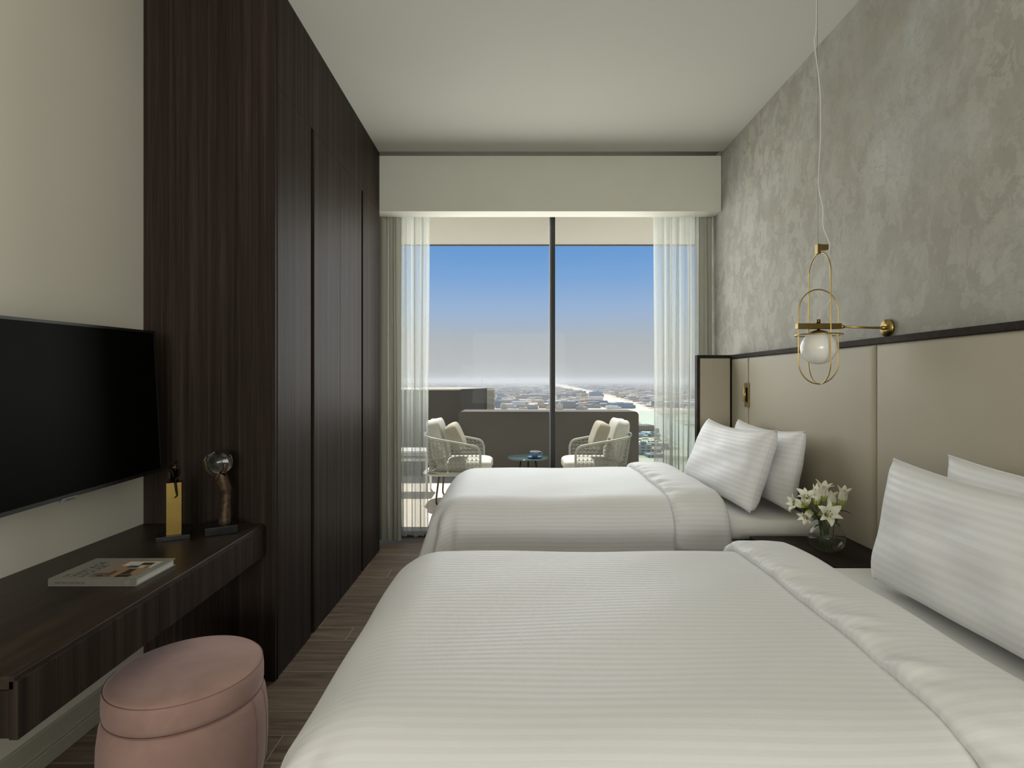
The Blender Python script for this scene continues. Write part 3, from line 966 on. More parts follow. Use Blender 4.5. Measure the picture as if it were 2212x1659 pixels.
make_lily('white lily opening outwards at the far left of the bouquet', 1726, 1088, 2.43, (-.95, -.15, .18), .066, .75, (-.03, .0), [(.6, (-1, -.2, .1), .05, .005)], 3)
make_lily('half open white lily at the top of the bouquet', 1777, 1066, 2.45, (.05, -.25, .97), .072, .6, (.0, .02), [(.55, (-.6, .2, .5), .06, .009)], 4)
make_lily('narrow greenish lily in the middle below the topmost bloom', 1764, 1075, 2.40, (-.12, -.3, .95), .064, .22, (.01, .0), [(.5, (-.9, -.3, .25), .06, .009), (.62, (.2, -.9, .2), .045, .008)], 5)
make_lily('upright half open lily standing apart on the right', 1820, 1076, 2.42, (.08, -.2, .97), .066, .5, (.03, .01), [(.72, (1, -.1, .12), .052, .0075), (.5, (-.3, -.6, .2), .05, .009)], 6)
make_lily('small drooping white lily hanging over the left rim of the vase', 1745, 1112, 2.38, (-.75, -.55, -.25), .062, .6, (-.02, -.02), [(.42, (-.85, -.6, .35), .085, .006)], 7)
make_lily('white lily facing away in the back of the bouquet', 1796, 1082, 2.47, (.3, .35, .85), .064, .7, (.01, .03), [(.6, (.7, .3, .2), .05, .008), (.45, (.5, -.8, .1), .05, .009)], 8)

# ------------------------------------------------------------------ book on the desk
bk = empty('book', (-1.365, 1.82, DZ), 'grey hardback book lying on the desk, house interior on its cover', 'book')
bx0, bx1, by0, by1 = -1.508, -1.224, 1.732, 1.932
T = .0255
boxo('lower_cover', bx0, bx1, by0 + .001, by1, DZ + .0005, DZ + .003, M['cover'], bk)
boxo('upper_cover', bx0, bx1, by0 + .001, by1, DZ + T - .0025, DZ + T, M['cover'], bk)
boxo('pages', bx0 + .004, bx1 - .004, by0 + .003, by1 - .005, DZ + .003, DZ + T - .0025, M['page'], bk)
sp_ = boxo('spine', bx0, bx1, by0 - .0015, by0 + .002, DZ + .0005, DZ + T, M['spine'], bk, .001)
def text(name, body, size, loc, rot, mat, parent, sx=1.0, align='LEFT'):
    cu = bpy.data.curves.new('t', 'FONT'); cu.body = body; cu.size = size; cu.extrude = .00012; cu.align_x = align; cu.align_y = 'BOTTOM_BASELINE'
    o = bpy.data.objects.new('t', cu); COL.objects.link(o)
    bpy.context.view_layer.update()
    me = bpy.data.meshes.new_from_object(o.evaluated_get(bpy.context.evaluated_depsgraph_get()))
    bpy.data.objects.remove(o)
    me.transform(Matrix.Translation(loc) @ rot.to_4x4() @ Matrix.Diagonal((sx, 1, 1, 1)))
    me.materials.clear(); me.materials.append(mat)
    ob = bpy.data.objects.new(name, me); COL.objects.link(ob); ob.parent = parent
    if parent.type == 'EMPTY': ob.matrix_parent_inverse = (Matrix.Translation(parent.location) @ parent.rotation_euler.to_matrix().to_4x4()).inverted()
    return ob
RX = Matrix.Rotation(R(90), 3, 'X')                    # upright, facing the camera
text('spine_title', 'THE VINTAGE HOUSE', .0108, (bx0 + .022, by0 - .0017, DZ + .0085), RX, M['ink'], sp_, .92)
text('spine_author', 'II II IIIIIII', .0034, (bx0 + .186, by0 - .0017, DZ + .0105), RX, M['ink_light'], sp_, 1.5)
boxo('spine_band', bx0 + .236, bx0 + .282, by0 - .0017, by0 - .0013, DZ + .001, DZ + T - .0005, M['ink_light'], sp_)
b = MB(); cxr = bx0 + .257
b.tube([(cxr + .0082 * math.cos(2 * PI * i / 28), by0 - .0019, DZ + .0128 + .0082 * math.sin(2 * PI * i / 28)) for i in range(28)], .0006, 5, closed=True)
b.build('publisher_ring', M['cover'], sp_)
text('publisher_letter', 'N', .0100, (cxr - .0034, by0 - .0019, DZ + .0092), RX @ Matrix.Rotation(R(12), 3, 'Z'), M['cover'], sp_)
# cover lettering runs away from the spine, letter tops to the left
Rc = Matrix(((0, -1, 0), (1, 0, 0), (0, 0, 1)))
zt = DZ + T + .0001
text('cover_title', 'THE', .017, (bx0 + .043, by0 + .014, zt), Rc, M['ink'], bk, .9)
text('cover_title', 'VINTAGE', .034, (bx0 + .074, by0 + .014, zt), Rc, M['ink'], bk, 1.05)
text('cover_title', 'HOUSE', .034, (bx0 + .104, by0 + .014, zt), Rc, M['ink'], bk, 1.05)
# the printed photograph: a room in flat colours
ph = boxo('cover_photograph', bx0 + .114, bx0 + .262, by0 + .014, by1 - .016, zt - .0002, zt + .0001, plain('print_wall', srgb(146, 126, 112), .4, var=.05), bk)
pc = [((.114, .175), (.05, .17), srgb(150, 128, 114)), ((.150, .215), (.118, .164), srgb(206, 202, 192)), ((.215, .262), (.10, .166), srgb(198, 192, 180)),
      ((.178, .214), (.104, .122), srgb(72, 62, 54)), ((.205, .246), (.126, .152), srgb(50, 56, 36)), ((.114, .190), (.014, .052), srgb(112, 96, 86)),
      ((.196, .232), (.040, .088), srgb(56, 52, 44)), ((.178, .200), (.020, .096), srgb(160, 122, 84)), ((.226, .258), (.052, .098), srgb(166, 134, 104)),
      ((.236, .252), (.098, .118), srgb(150, 96, 74)), ((.200, .246), (.014, .036), srgb(48, 42, 38)), ((.136, .154), (.022, .032), srgb(60, 48, 40)), ((.160, .176), (.03, .07), srgb(92, 76, 66))]
b = MB(); mats = []
for i, ((xa, xb), (ya, yb), c) in enumerate(pc):
    b.box(bx0 + xa, bx0 + xb, by0 + ya, by0 + yb, zt + .0001 + i * .00003, zt + .00022 + i * .00003, mi=i)
    mats.append(plain('print_ink_%d' % i, c, .4, var=.08, vscale=60))
b.build('printed_room', mats, ph)

# ------------------------------------------------------------------ skinned shapes
def skin(name, verts, edges, radii, mat, parent, sub=2, root=0, smooth=True):
    me = bpy.data.meshes.new(name)
    me.from_pydata([tuple(v) for v in verts], edges, [])
    o = bpy.data.objects.new(name, me); COL.objects.link(o)
    o.modifiers.new('skin', 'SKIN')
    me.skin_vertices or None
    for i, r_ in enumerate(radii):
        sv = me.skin_vertices[0].data[i]
        rx = r_ if isinstance(r_, (int, float)) else r_[0]; ry = rx if isinstance(r_, (int, float)) else r_[1]
        sv.radius = (rx, ry); sv.use_root = (i == root)
    o.modifiers['skin'].use_smooth_shade = True
    sb = o.modifiers.new('sub', 'SUBSURF'); sb.levels = sub; sb.render_levels = sub
    me.materials.append(mat)
    # bake the modifiers so that the part is a plain mesh
    bpy.context.view_layer.update()
    dg = bpy.context.evaluated_depsgraph_get()
    m2 = bpy.data.meshes.new_from_object(o.evaluated_get(dg))
    o.modifiers.clear(); o.data = m2
    for p_ in m2.polygons: p_.use_smooth = True
    o.parent = parent
    if parent.type == 'EMPTY': o.matrix_parent_inverse = (Matrix.Translation(parent.location) @ parent.rotation_euler.to_matrix().to_4x4()).inverted()
    return o

# gold pillar with a seated figure, turned towards the room
ga = R(28)
gn = Vector((math.sin(ga), -math.cos(ga), 0)); gt = Vector((math.cos(ga), math.sin(ga), 0))
gf = Vector((-1.432, 2.250, 0))                       # middle of the block's front face
gs = empty('figurine', (-1.443, 2.272, DZ), 'small dark figure seated on a tall gold block with black base', 'sculpture')
def turned_box(name, c, ang, hx_, hy_, z0, z1, mat, par, bev=.001):
    b = MB(); b.obox((c[0], c[1], (z0 + z1) / 2), (hx_, hy_, (z1 - z0) / 2), Matrix.Rotation(ang, 3, 'Z')); return b.build(name, mat, par, bev)
turned_box('base', (-1.445, 2.272), ga, .060, .050, DZ + .0005, DZ + .019, M['black_stone'], gs)
gc0 = gf - gn * .026
turned_box('gold_block', (gc0.x, gc0.y), ga, .0275, .026, DZ + .019, .9715, M['gold'], gs, .0008)
def F(px, py, off):
    """the point where pixel ray (px, py) meets the block's front plane moved back by off"""
    a = Vector(((px - VX) / FPX, 1, -(py - VY) / FPX))
    t = ((gf - gn * off).dot(gn)) / a.dot(gn)
    q = a * t; q.z += CAMZ; return q
V_ = [F(381, 1043, .030), F(380, 1030, .026), F(379, 1016, .020), F(378.5, 1009, .016), F(379, 1003, .014), F(379.5, 993, .013),
      F(371, 1010, .014), F(362, 1011, .004), F(353, 1016, -.004),
      F(387, 1011, .014), F(388.5, 1022, .006), F(383, 1032, -.004), F(377, 1040, -.006),
      F(374, 1040, .022), F(365.5, 1017, .006), F(367, 1032, .004), F(366.5, 1041.5, .004), F(363, 1042.5, -.001),
      F(382, 1040, .016), F(378, 1041, -.006), F(380, 1057, -.008), F(382.5, 1071, -.007), F(376.5, 1076, -.015)]
E_ = [(0, 1), (1, 2), (2, 3), (3, 4), (4, 5), (3, 6), (6, 7), (7, 8), (3, 9), (9, 10), (10, 11), (11, 12), (0, 13), (13, 14), (14, 15), (15, 16), (16, 17), (0, 18), (18, 19), (19, 20), (20, 21), (21, 22)]
RD = [.010, .0080, .0105, .0075, .0038, .0062, .005, .0036, .0022, .005, .0036, .0032, .0028, .0075, .0045, .0042, .003, .0022, .0075, .0048, .0045, .003, .0022]
skin('seated_figure', V_, E_, RD, M['bronze'], gs)

# bronze hand holding a glass ball
hy = 2.365
hc = Vector((-1.2975, 2.3635, 0))
hs = empty('hand_sculpture', (hc.x, hc.y, DZ), 'bronze hand holding up a clear glass ball on a dark base', 'sculpture')
turned_box('base', hc, R(31), .063, .064, DZ + .0005, DZ + .036, M['black_stone'], hs, .003)
gc_ = Vector(P(475.5, 998, hy)); gR = .051
b = MB()
prof = [(gR * math.sin(PI * i / 24), -gR * math.cos(PI * i / 24)) for i in range(25)]
prof[0] = (0, -gR); prof[-1] = (0, gR)
b.lathe(prof, tuple(gc_), 48); b.build('glass_ball', M['crystal'], hs)
V_ = [Vector(P(485, 1044, hy)), Vector(P(489, 1062, hy)), Vector(P(489, 1080, hy)), Vector(P(487, 1104, hy)), Vector(P(485, 1137, hy)),
      Vector(P(482, 1034, hy)) + Vector((0, -.006, 0)), Vector(P(467, 1026, hy)) + Vector((0, .004, 0))]
E_ = [(0, 1), (1, 2), (2, 3), (3, 4), (0, 5), (5, 6)]
RD = [(.026, .026), (.0195, .020), (.0200, .021), (.025, .024), (.030, .029), (.030, .030), (.022, .030)]
def onb(phi, el_):
    return gc_ + Vector((math.cos(R(el_)) * math.cos(R(phi)), math.cos(R(el_)) * math.sin(R(phi)), math.sin(R(el_)))) * (gR + .0085)
for phi, els, fr in ((232, (-44, -24, -4, 14), .0092), (206, (-40, -14, 10, 32), .0100), (178, (-40, -12, 14, 38), .0102), (148, (-42, -14, 12, 32), .0096), (318, (-58, -38, -16, 4), .0105)):
    prev = 6 if phi < 300 else 5
    for k, e_ in enumerate(els):
        V_.append(onb(phi, e_)); RD.append(fr * (1.1, 1.0, .92, .74)[k]); E_.append((prev, len(V_) - 1)); prev = len(V_) - 1
skin('hand', V_, E_, RD, M['bronze_hand'], hs, root=0)

# ------------------------------------------------------------------ velvet pouf
pf = empty('pouf', (-1.10, 1.80, 0), 'round dusty pink velvet pouf pushed partly under the desk', 'pouf')
r0 = .232
b = MB()
lid = [(0, .4585), (.05, .4583), (.12, .4565), (.17, .453), (.2, .449), (.219, .4425), (.2275, .434), (.2305, .424), (.2325, .40), (.2325, .368), (.230, .354), (.224, .3505), (0, .3505)]
b.lathe(lid[::-1], (-1.10, 1.80, 0), 64); b.build('lid', M['velvet'], pf)
b = MB()
body = [(0, .03), (.205, .03), (.224, .036), (.232, .05), (.242, .10), (.2465, .18), (.245, .26), (.238, .32), (.230, .343), (.222, .3495), (0, .3495)]
b.lathe(body, (-1.10, 1.80, 0), 64); bo = b.build('body', M['velvet'], pf)
def ringtube(rad, z, rt, nm, par):
    b = MB(); b.tube([(-1.10 + rad * math.cos(2 * PI * i / 60), 1.80 + rad * math.sin(2 * PI * i / 60), z) for i in range(60)], rt, 6, closed=True)
    return b.build(nm, M['velvet_seam'], par)
ringtube(.2285, .4345, .0010, 'piping', pf); ringtube(.2295, .350, .0022, 'piping', pf)
for k in (12, -6, 192):
    a = R(k)
    pts = [(-1.10 + (r_ + .0003) * math.cos(a), 1.80 + (r_ + .0003) * math.sin(a), z_) for r_, z_ in body[2:-1]]
    b = MB(); b.tube(pts, .0010, 5); b.build('seam', M['velvet_seam'], pf)
b = MB(); b.lathe([(.19, 0), (.19, .03)], (-1.10, 1.80, 0), 40); b.build('plinth', M['black_plastic'], pf)

# ------------------------------------------------------------------ balcony
ZB = .05
struct(boxo('floor_balcony', -3.2, 3.2, 4.95, 7.9, -.15, ZB, M['deck']))
o = boxo('ceiling_balcony', -3.2, 3.2, 5.0, 6.12, 2.95, 3.25, M['balcony_paint']); struct(o)
b = MB(); b.box(-3.2, 3.2, 6.12, 6.135, 2.938, 3.25); o = b.build('trim_4', M['shadow_gap']); struct(o)
struct(boxo('wall_facade', -3.4, -1.9, 4.8, 5.0, -.1, 3.3, M['balcony_paint']))
struct(boxo('wall_facade', 1.9, 3.4, 4.8, 5.0, -.1, 3.3, M['balcony_paint']))
def parapet(name, pts, yfront, thick, z0, z1, rad, label):
    """upright slab with rounded upper corners, extruded away from the room"""
    x0, x1 = pts
    out = [(x0, z0)]
    for i in range(9):
        a = PI - PI / 2 * i / 8
        out.append((x0 + rad + rad * math.cos(a), z1 - rad + rad * math.sin(a)))
    for i in range(9):
        a = PI / 2 - PI / 2 * i / 8
        out.append((x1 - rad + rad * math.cos(a), z1 - rad + rad * math.sin(a)))
    out.append((x1, z0))
    n = len(out)
    b = MB()
    b.add([(x, yfront, z) for x, z in out] + [(x, yfront + thick, z) for x, z in out],
          [tuple(range(n)), tuple(range(2 * n - 1, n - 1, -1))] + [(i, i + n, (i + 1) % n + n, (i + 1) % n) for i in range(n)])
    o = b.build(name, [M['parapet'], M['coping']], bevel=.006)
    for p_ in o.data.polygons:
        if p_.normal.z > .6: p_.material_index = 1
    return tagit(base_origin(o), label, 'parapet')
xa = P(990, 0, 7.0)[0]; xb = P(1380, 0, 7.0)[0]
parapet('parapet', (xa, xb), 7.0, .5, ZB, .996, .05, 'dark taupe balcony parapet with rounded corners behind the armchairs')
# taller neighbour wall and its turned end with a fluted edge
nw = empty('screen_wall', (-1.8, 7.6, 0), 'taller dark screen wall at the left of the balcony, its end fluted', 'wall')
boxo('wall_panel', -3.4, P(995, 0, 7.6)[0], 7.6, 9.6, -.1, 1.262, M['parapet'], nw, .004)
boxo('coping', -3.4, P(995, 0, 7.6)[0], 7.595, 9.6, 1.2625, 1.275, M['coping'], nw, .004)
A_ = Vector((P(995, 0, 7.6)[0] + .002, 7.6, 0)); B_ = Vector((P(1052, 0, 8.6)[0], 8.6, 0)); 
dv = (B_ - A_).normalized(); nv_ = Vector((-dv.y, dv.x, 0)) * .6
def quadprism(name, a, b_, off, z0, z1, mat, par):
    m_ = MB(); p4 = [a, b_, b_ + off, a + off]
    m_.add([(q.x, q.y, z0) for q in p4] + [(q.x, q.y, z1) for q in p4], [(0, 3, 2, 1), (4, 5, 6, 7), (0, 1, 5, 4), (1, 2, 6, 5), (2, 3, 7, 6), (3, 0, 4, 7)])
    return m_.build(name, mat, par, .003)
quadprism('angled_panel', A_, B_, nv_, -.1, 1.272, M['parapet'], nw)
quadprism('angled_coping', A_, B_, nv_, 1.2725, 1.284, M['coping'], nw)
b = MB()
nfl = 15; zt_ = 1.29; hfl = .092
vs_ = []; fs = []
e0 = B_ + dv * .002; e1_ = B_ + dv * .002 + Vector((.105, .02, 0))
for i in range(nfl * 2 + 1):
    z = zt_ - i * hfl / 2
    amp_ = .028 if i % 2 else 0
    for q_, kx in ((e0, 0), (e1_, 1)):
        vs_.append((q_.x + amp_ * .6 * kx, q_.y - amp_, z))
    vs_.append((e1_.x + amp_ * .6, e1_.y + .25, z)); vs_.append((e0.x, e0.y + .25, z))
for i in range(nfl * 2):
    for k in range(4):
        l = (k + 1) % 4
        fs.append((i * 4 + k, (i + 1) * 4 + k, (i + 1) * 4 + l, i * 4 + l))
fs.append((0, 1, 2, 3)); fs.append(tuple(nfl * 8 + k for k in (3, 2, 1, 0)))
b.add(vs_, fs); b.build('fluted_edge', M['coping'], nw)
# glass balustrade right of the parapet
gb = empty('glass_balustrade', (2.4, 7.1, ZB), 'green tinted glass balustrade to the right of the dark parapet', 'balustrade')
boxo('glass_panel', xb + .02, 3.3, 7.06, 7.075, ZB + .05, 1.0, M['balustrade'], gb)
boxo('base_channel', xb + .02, 3.3, 7.03, 7.105, ZB, ZB + .07, M['alu_light'], gb, .002)

# two-shelf side table glimpsed behind the left armchair
st = empty('side_table', (-1.45, 6.5, ZB), 'white two-shelf side table half hidden behind the left balcony armchair', 'table')
boxo('shelf', -1.75, -1.03, 6.35, 6.7, .535, .565, M['white_paint'], st, .003)
boxo('shelf', -1.75, -1.03, 6.35, 6.7, .445, .475, M['white_paint'], st, .003)
for sx in (-1.73, -1.07):
    for sy in (6.37, 6.66):
        boxo('leg', sx, sx + .025, sy, sy + .025, ZB, .53, M['white_paint'], st)

# ------------------------------------------------------------------ woven armchair (local frame: seat opens towards +x)
def rounded_cushion(sx, sy, sz, puff, rr_, seed=0, n=14):
    b = MB(); rnd = random.Random(seed); q = [rnd.uniform(0, 6) for _ in range(4)]
    # superellipsoid box
    nu, nv = 40, 24
    v = []
    def sp(c, e): return math.copysign(abs(c) ** e, c)
    for j in range(nv + 1):
        phi = -PI / 2 + PI * j / nv
        for i in range(nu):
            th = 2 * PI * i / nu
            x = sp(math.cos(phi), .32) * sp(math.cos(th), .32); y = sp(math.cos(phi), .32) * sp(math.sin(th), .32); z = sp(math.sin(phi), .55)
            k = 1 + .02 * math.sin(x * 4 + q[0]) + .02 * math.sin(y * 5 + q[1])
            v.append((x * sx * k, y * sy * k, z * sz * (1 + puff * (1 - x * x) * (1 - y * y)) * k))
    f = []
    for j in range(nv):
        for i in range(nu):
            l = (i + 1) % nu
            f.append((j * nu + i, j * nu + l, (j + 1) * nu + l, (j + 1) * nu + i))
    b.add(v, f, smooth=True)
    return b
def xform(b, Mx):
    b.v = [tuple(Mx @ Vector(p)) for p in b.v]; return b

def make_armchair(label):
    ch = empty('armchair', (0, 0, 0), label, 'chair', 'woven balcony armchairs')
    # plan of the tub, s in 0..1 from the front of one arm round the back to the other
    def plan(s, k):
        # k: 0 at seat level, 1 at the rail
        w_ = .305 + .03 * k; bk_ = .275 + .055 * k
        L1 = .40; arc = PI / 2 * .2
        t = abs(s - .5) * 2               # 0 at the back centre, 1 at the arm front
        sg = 1 if s > .5 else -1
        r_ = .20
        Lb = w_ - r_; La = PI / 2 * r_; Ls = .295 + bk_ - r_ 
        tot = Lb + La + Ls; d = t * tot
        if d < Lb: return (-bk_, sg * d)
        if d < Lb + La:
            a = (d - Lb) / r_
            return (-bk_ + r_ - r_ * math.cos(a), sg * (Lb + r_ * math.sin(a)))
        return (-bk_ + r_ + (d - Lb - La), sg * w_)
    Z0 = .345
    def rail(s):
        t = abs(s - .5) * 2
        return .765 - .125 * max(0, t - .12) ** 1.15 / .85
    def top(s):                            # rail height with the rounded fall at the arm front
        t = abs(s - .5) * 2
        e = (1 - t) / .085
        z = rail(s)
        if e < 1: z -= .07 * (1 - math.sqrt(max(0, 1 - (1 - e) ** 2)))
        return z
    def pt(s, z):
        k = (z - Z0) / (.76 - Z0)
        x, y = plan(s, k); return (x, y, z)
    N = 90
    pts = [pt(i / N, top(i / N)) for i in range(N + 1)]
    loop = [pt(0, Z0)] + [pt(0, Z0 + (top(0) - Z0) * k / 4) for k in (1, 2, 3)] + pts + [pt(1, Z0 + (top(1) - Z0) * k / 4) for k in (3, 2, 1)] + [pt(1, Z0)]
    b = MB(); b.tube(loop, .013, 8); b.build('rim_tube', M['rope_frame'], ch)
    b = MB()
    v = []
    # lower band
    b.tube([pt(i / 60, Z0 + .012) for i in range(61)], .016, 8)
    b.build('lower_tube', M['rope_frame'], ch)
    # woven sides: cane pattern of verticals, horizontals and diagonals
    b = MB(); Lp = 1.62; HT = .42; G = .044
    def P2(p_, q_):
        s = p_ / Lp
        return pt(s, Z0 + q_)
    def ok(p_, q_): return 0 <= p_ <= Lp and q_ >= 0 and q_ <= top(p_ / Lp) - Z0
    def strand(fp, r_=.0020):
        run = []
        for (p_, q_) in fp:
            if ok(p_, q_): run.append(P2(p_, q_))
            else:
                if len(run) > 1: b.tube(run, r_, 4, caps=False)
                run = []
        if len(run) > 1: b.tube(run, r_, 4, caps=False)
    k = 0
    x = 0
    while x < Lp:
        for dx in (-.004, .004): strand([(x + dx, q * .02) for q in range(23)])
        x += G
    z = .02
    while z < HT:
        for dz in (-.004, .004): strand([(p_ * Lp / 110, z + dz) for p_ in range(111)])
        z += G
    x = -HT
    while x < Lp + HT:
        strand([(x + q * .01, .003 + q * .01) for q in range(44)], .0018)
        strand([(x - q * .01, .003 + q * .01) for q in range(44)], .0018)
        x += G
    b.build('woven_shell', M['rope'], ch)
    # seat plate and its pale rim
    b = MB(); n = 48
    prof = []
    def outline(g):
        o_ = []
        for i in range(n):
            a = 2 * PI * i / n
            o_.append((-.02 + (.33 + g) * math.copysign(abs(math.cos(a)) ** .5, math.cos(a)), (.31 + g) * math.copysign(abs(math.sin(a)) ** .5, math.sin(a))))
        return o_
    oo = outline(0); o2 = outline(-.012)
    v = [(x, y, .322) for x, y in o2] + [(x, y, .330) for x, y in oo] + [(x, y, .340) for x, y in oo] + [(x, y, .345) for x, y in o2]
    f = [tuple(range(n - 1, -1, -1)), tuple(range(3 * n, 4 * n))]
    for j in range(3):
        for i in range(n): f.append((j * n + i, j * n + (i + 1) % n, (j + 1) * n + (i + 1) % n, (j + 1) * n + i))
    b.add(v, f); b.build('seat_plate', M['coping'], ch)
    for sy in (-1, 1):
        b = MB(); b.tube(spline([(-.16, sy * .20, .325), (-.17, sy * .235, .22), (-.185, sy * .262, .06), (-.17, sy * .262, .012), (-.12, sy * .262, .006)], 6), .010, 8); b.build('leg', M['leg_metal'], ch)
        b = MB(); b.tube(spline([(.16, sy * .20, .325), (.17, sy * .235, .22), (.185, sy * .262, .06), (.17, sy * .262, .012), (.12, sy * .262, .006)], 6), .010, 8); b.build('leg', M['leg_metal'], ch)
    b = xform(rounded_cushion(.295, .262, .068, .12, 0, 2), Matrix.Translation((.115, 0, .415))); b.build('seat_cushion', M['cushion'], ch)
    b = xform(rounded_cushion(.085, .235, .235, .0, 0, 5), Matrix.Translation((-.195, .0, .685)) @ Matrix.Rotation(R(-13), 4, 'Y')); b.build('back_cushion', M['cushion'], ch)
    return ch
def copy_thing(r, loc, rz, label):
    c = r.copy(); COL.objects.link(c); c.location = loc; c.rotation_euler = (0, 0, rz); c['label'] = label
    for k in list(r.children):
        d = k.copy(); COL.objects.link(d); d.parent = c
        for g in list(k.children):
            e = g.copy(); COL.objects.link(e); e.parent = d
    return c
ch1 = make_armchair('left woven balcony armchair with ivory cushions, facing right')
ch2 = copy_thing(ch1, (.935, 6.05, ZB), R(180), 'right woven balcony armchair with ivory cushions, facing left')
ch1.location = (-.672, 6.05, ZB)

def lumbar(label, x, y, z, tilt):
    r = rounded_cushion(.075, .20, .15, .0, 0, 8)
    o = xform(r, Matrix.Rotation(R(tilt), 4, 'Y')).build('throw_cushion', M['lumbar'])
    tagit(base_origin(o), label, 'cushion', 'beige lumbar cushions')
    o.location = (x, y, z); return o
lumbar('beige lumbar cushion leaning in the left balcony armchair', -.665, 5.98, .625, -24)
lumbar('beige lumbar cushion leaning in the right balcony armchair', .925, 5.98, .640, 20)

# round table with cup
tt = empty('coffee_table', (.142, 6.1, ZB), 'small round teal glass balcony table between the two armchairs', 'table')
tz = .532
b = MB(); b.lathe([(0, tz - .012), (.232, tz - .012), (.236, tz - .006), (.232, tz), (0, tz)], (.142, 6.1, 0), 56); b.build('tabletop', M['table_glass'], tt)
for k in range(3):
    a = 2 * PI * k / 3 + .5
    b = MB(); b.tube([(.142 + .09 * math.cos(a), 6.1 + .09 * math.sin(a), tz - .012), (.142 + .17 * math.cos(a), 6.1 + .17 * math.sin(a), ZB)], .009, 8); b.build('leg', M['steel_black'], tt)
cx_, cy_ = P(1155, 0, 6.02)[0], 6.02
o = MB(); o.lathe([(0, 0), (.035, 0), (.05, .004), (.082, .013), (.084, .016), (.05, .009), (0, .007)], (0, 0, 0), 40)
so = o.build('saucer', M['cup_blue']); so.location = (cx_, cy_, tz + .0005); tagit(so, 'pale blue saucer under the coffee cup on the balcony table', 'saucer')
cu = empty('coffee_cup', (cx_, cy_, tz + .0085), 'pale blue cup of milky coffee on the balcony table', 'cup')
b = MB(); cz = tz + .0085
b.lathe([(.026, 0), (.03, .002), (.043, .02), (.052, .05), (.0535, .066), (.0510, .066), (.0495, .052), (.040, .02), (0, .006)], (cx_, cy_, cz), 40); b.build('bowl', M['cup_blue'], cu)
b = MB(); b.lathe([(.0495, .0655), (.0515, .068), (.0540, .0655), (.0515, .0635)], (cx_, cy_, cz), 40, closed=True); b.build('rim', M['cup_cream'], cu)
b = MB(); b.lathe([(0, .0550), (.0487, .0550), (.0487, .0570), (0, .0575)], (cx_, cy_, cz), 32); b.build('coffee', M['coffee'], cu)
b = MB(); b.tube(spline([(cx_ + .049, cy_, cz + .056), (cx_ + .075, cy_, cz + .058), (cx_ + .084, cy_, cz + .042), (cx_ + .070, cy_, cz + .022), (cx_ + .044, cy_, cz + .022)], 5), .0055, 8); b.build('handle', M['cup_blue'], cu)

# ------------------------------------------------------------------ the hazy city far below
GZ = -85.0
m, n, p = newmat('sandy_city_ground')
v = mapping(n)
g1 = noise(n, v, .0035, 8, .7, .3)
vo = node(n, 'ShaderNodeTexVoronoi', feature='F1'); n.links.new(v, vo.inputs['Vector']); vo.inputs['Scale'].default_value = .022
cg = ramp(n, g1, [(.35, srgb(150, 134, 112)), (.5, srgb(196, 182, 158)), (.65, srgb(222, 212, 190))])
n.links.new(mixc(n, .45, cg, ramp(n, vo.outputs['Color'], [(.2, srgb(110, 102, 92)), (.8, srgb(220, 208, 186))])), p.inputs['Base Color'])
p.inputs['Roughness'].default_value = .9
M['ground'] = m
M['asphalt'] = plain('pale_road_surface', srgb(206, 198, 184), .8, var=.06, vscale=.05)
struct(boxo('ground', -16000, 16000, 60, 26000, GZ - 2, GZ, M['ground']))
def facade(name, wall, glass, sc_=.28):
    """walls with rows of windows, for buildings that are a few pixels high"""
    m, n, p = newmat(name)
    br = node(n, 'ShaderNodeTexBrick'); br.offset = 0
    t = node(n, 'ShaderNodeTexCoord'); s_ = node(n, 'ShaderNodeSeparateXYZ'); g = node(n, 'ShaderNodeNewGeometry')
    n.links.new(g.outputs['Position'], s_.inputs[0])
    cbn = node(n, 'ShaderNodeCombineXYZ'); n.links.new(math_(n, 'ADD', s_.outputs['X'], s_.outputs['Y']), cbn.inputs[0]); n.links.new(s_.outputs['Z'], cbn.inputs[1])
    n.links.new(cbn.outputs[0], br.inputs['Vector'])
    br.inputs['Scale'].default_value = 1; br.inputs['Brick Width'].default_value = 4.2; br.inputs['Row Height'].default_value = 3.4; br.inputs['Mortar Size'].default_value = .9
    br.inputs['Color1'].default_value = glass; br.inputs['Color2'].default_value = glass; br.inputs['Mortar'].default_value = wall
    nz = node(n, 'ShaderNodeSeparateXYZ'); n.links.new(g.outputs['Normal'], nz.inputs[0])
    n.links.new(mixc(n, math_(n, 'GREATER_THAN', nz.outputs['Z'], .5), br.outputs['Color'], wall), p.inputs['Base Color'])
    p.inputs['Roughness'].default_value = .7
    return m
FM = [facade('cream_facade', srgb(222, 210, 186), srgb(96, 96, 98)), facade('sand_facade', srgb(198, 176, 146), srgb(84, 82, 82)), facade('white_facade', srgb(232, 230, 222), srgb(110, 118, 126)),
      facade('grey_facade', srgb(150, 148, 146), srgb(66, 72, 80)), facade('blue_glass_facade', srgb(104, 122, 142), srgb(60, 80, 104)), facade('brown_facade', srgb(150, 124, 102), srgb(70, 64, 60))]
rb = random.Random(21)
def building_mesh(kind, mat):
    b = MB()
    b.box(-.5, .5, -.5, .5, 0, 1)
    b.box(-.5, .5, -.5, -.47, 1, 1.05); b.box(-.5, .5, .47, .5, 1, 1.05); b.box(-.5, -.47, -.47, .47, 1, 1.05); b.box(.47, .5, -.47, .47, 1, 1.05)
    if kind % 3 == 0: b.box(-.2, .15, -.1, .3, 1, 1.28)
    if kind % 3 == 1: b.box(.1, .38, -.35, .1, 1, 1.2); b.box(-.35, -.15, .1, .35, 1, 1.15)
    if kind % 3 == 2: b.box(.5, .8, -.4, .3, 0, .6)
    return b.build('building', mat)
KN = ['cream', 'sand-coloured', 'white', 'grey', 'blue-grey', 'brown']
protos = []
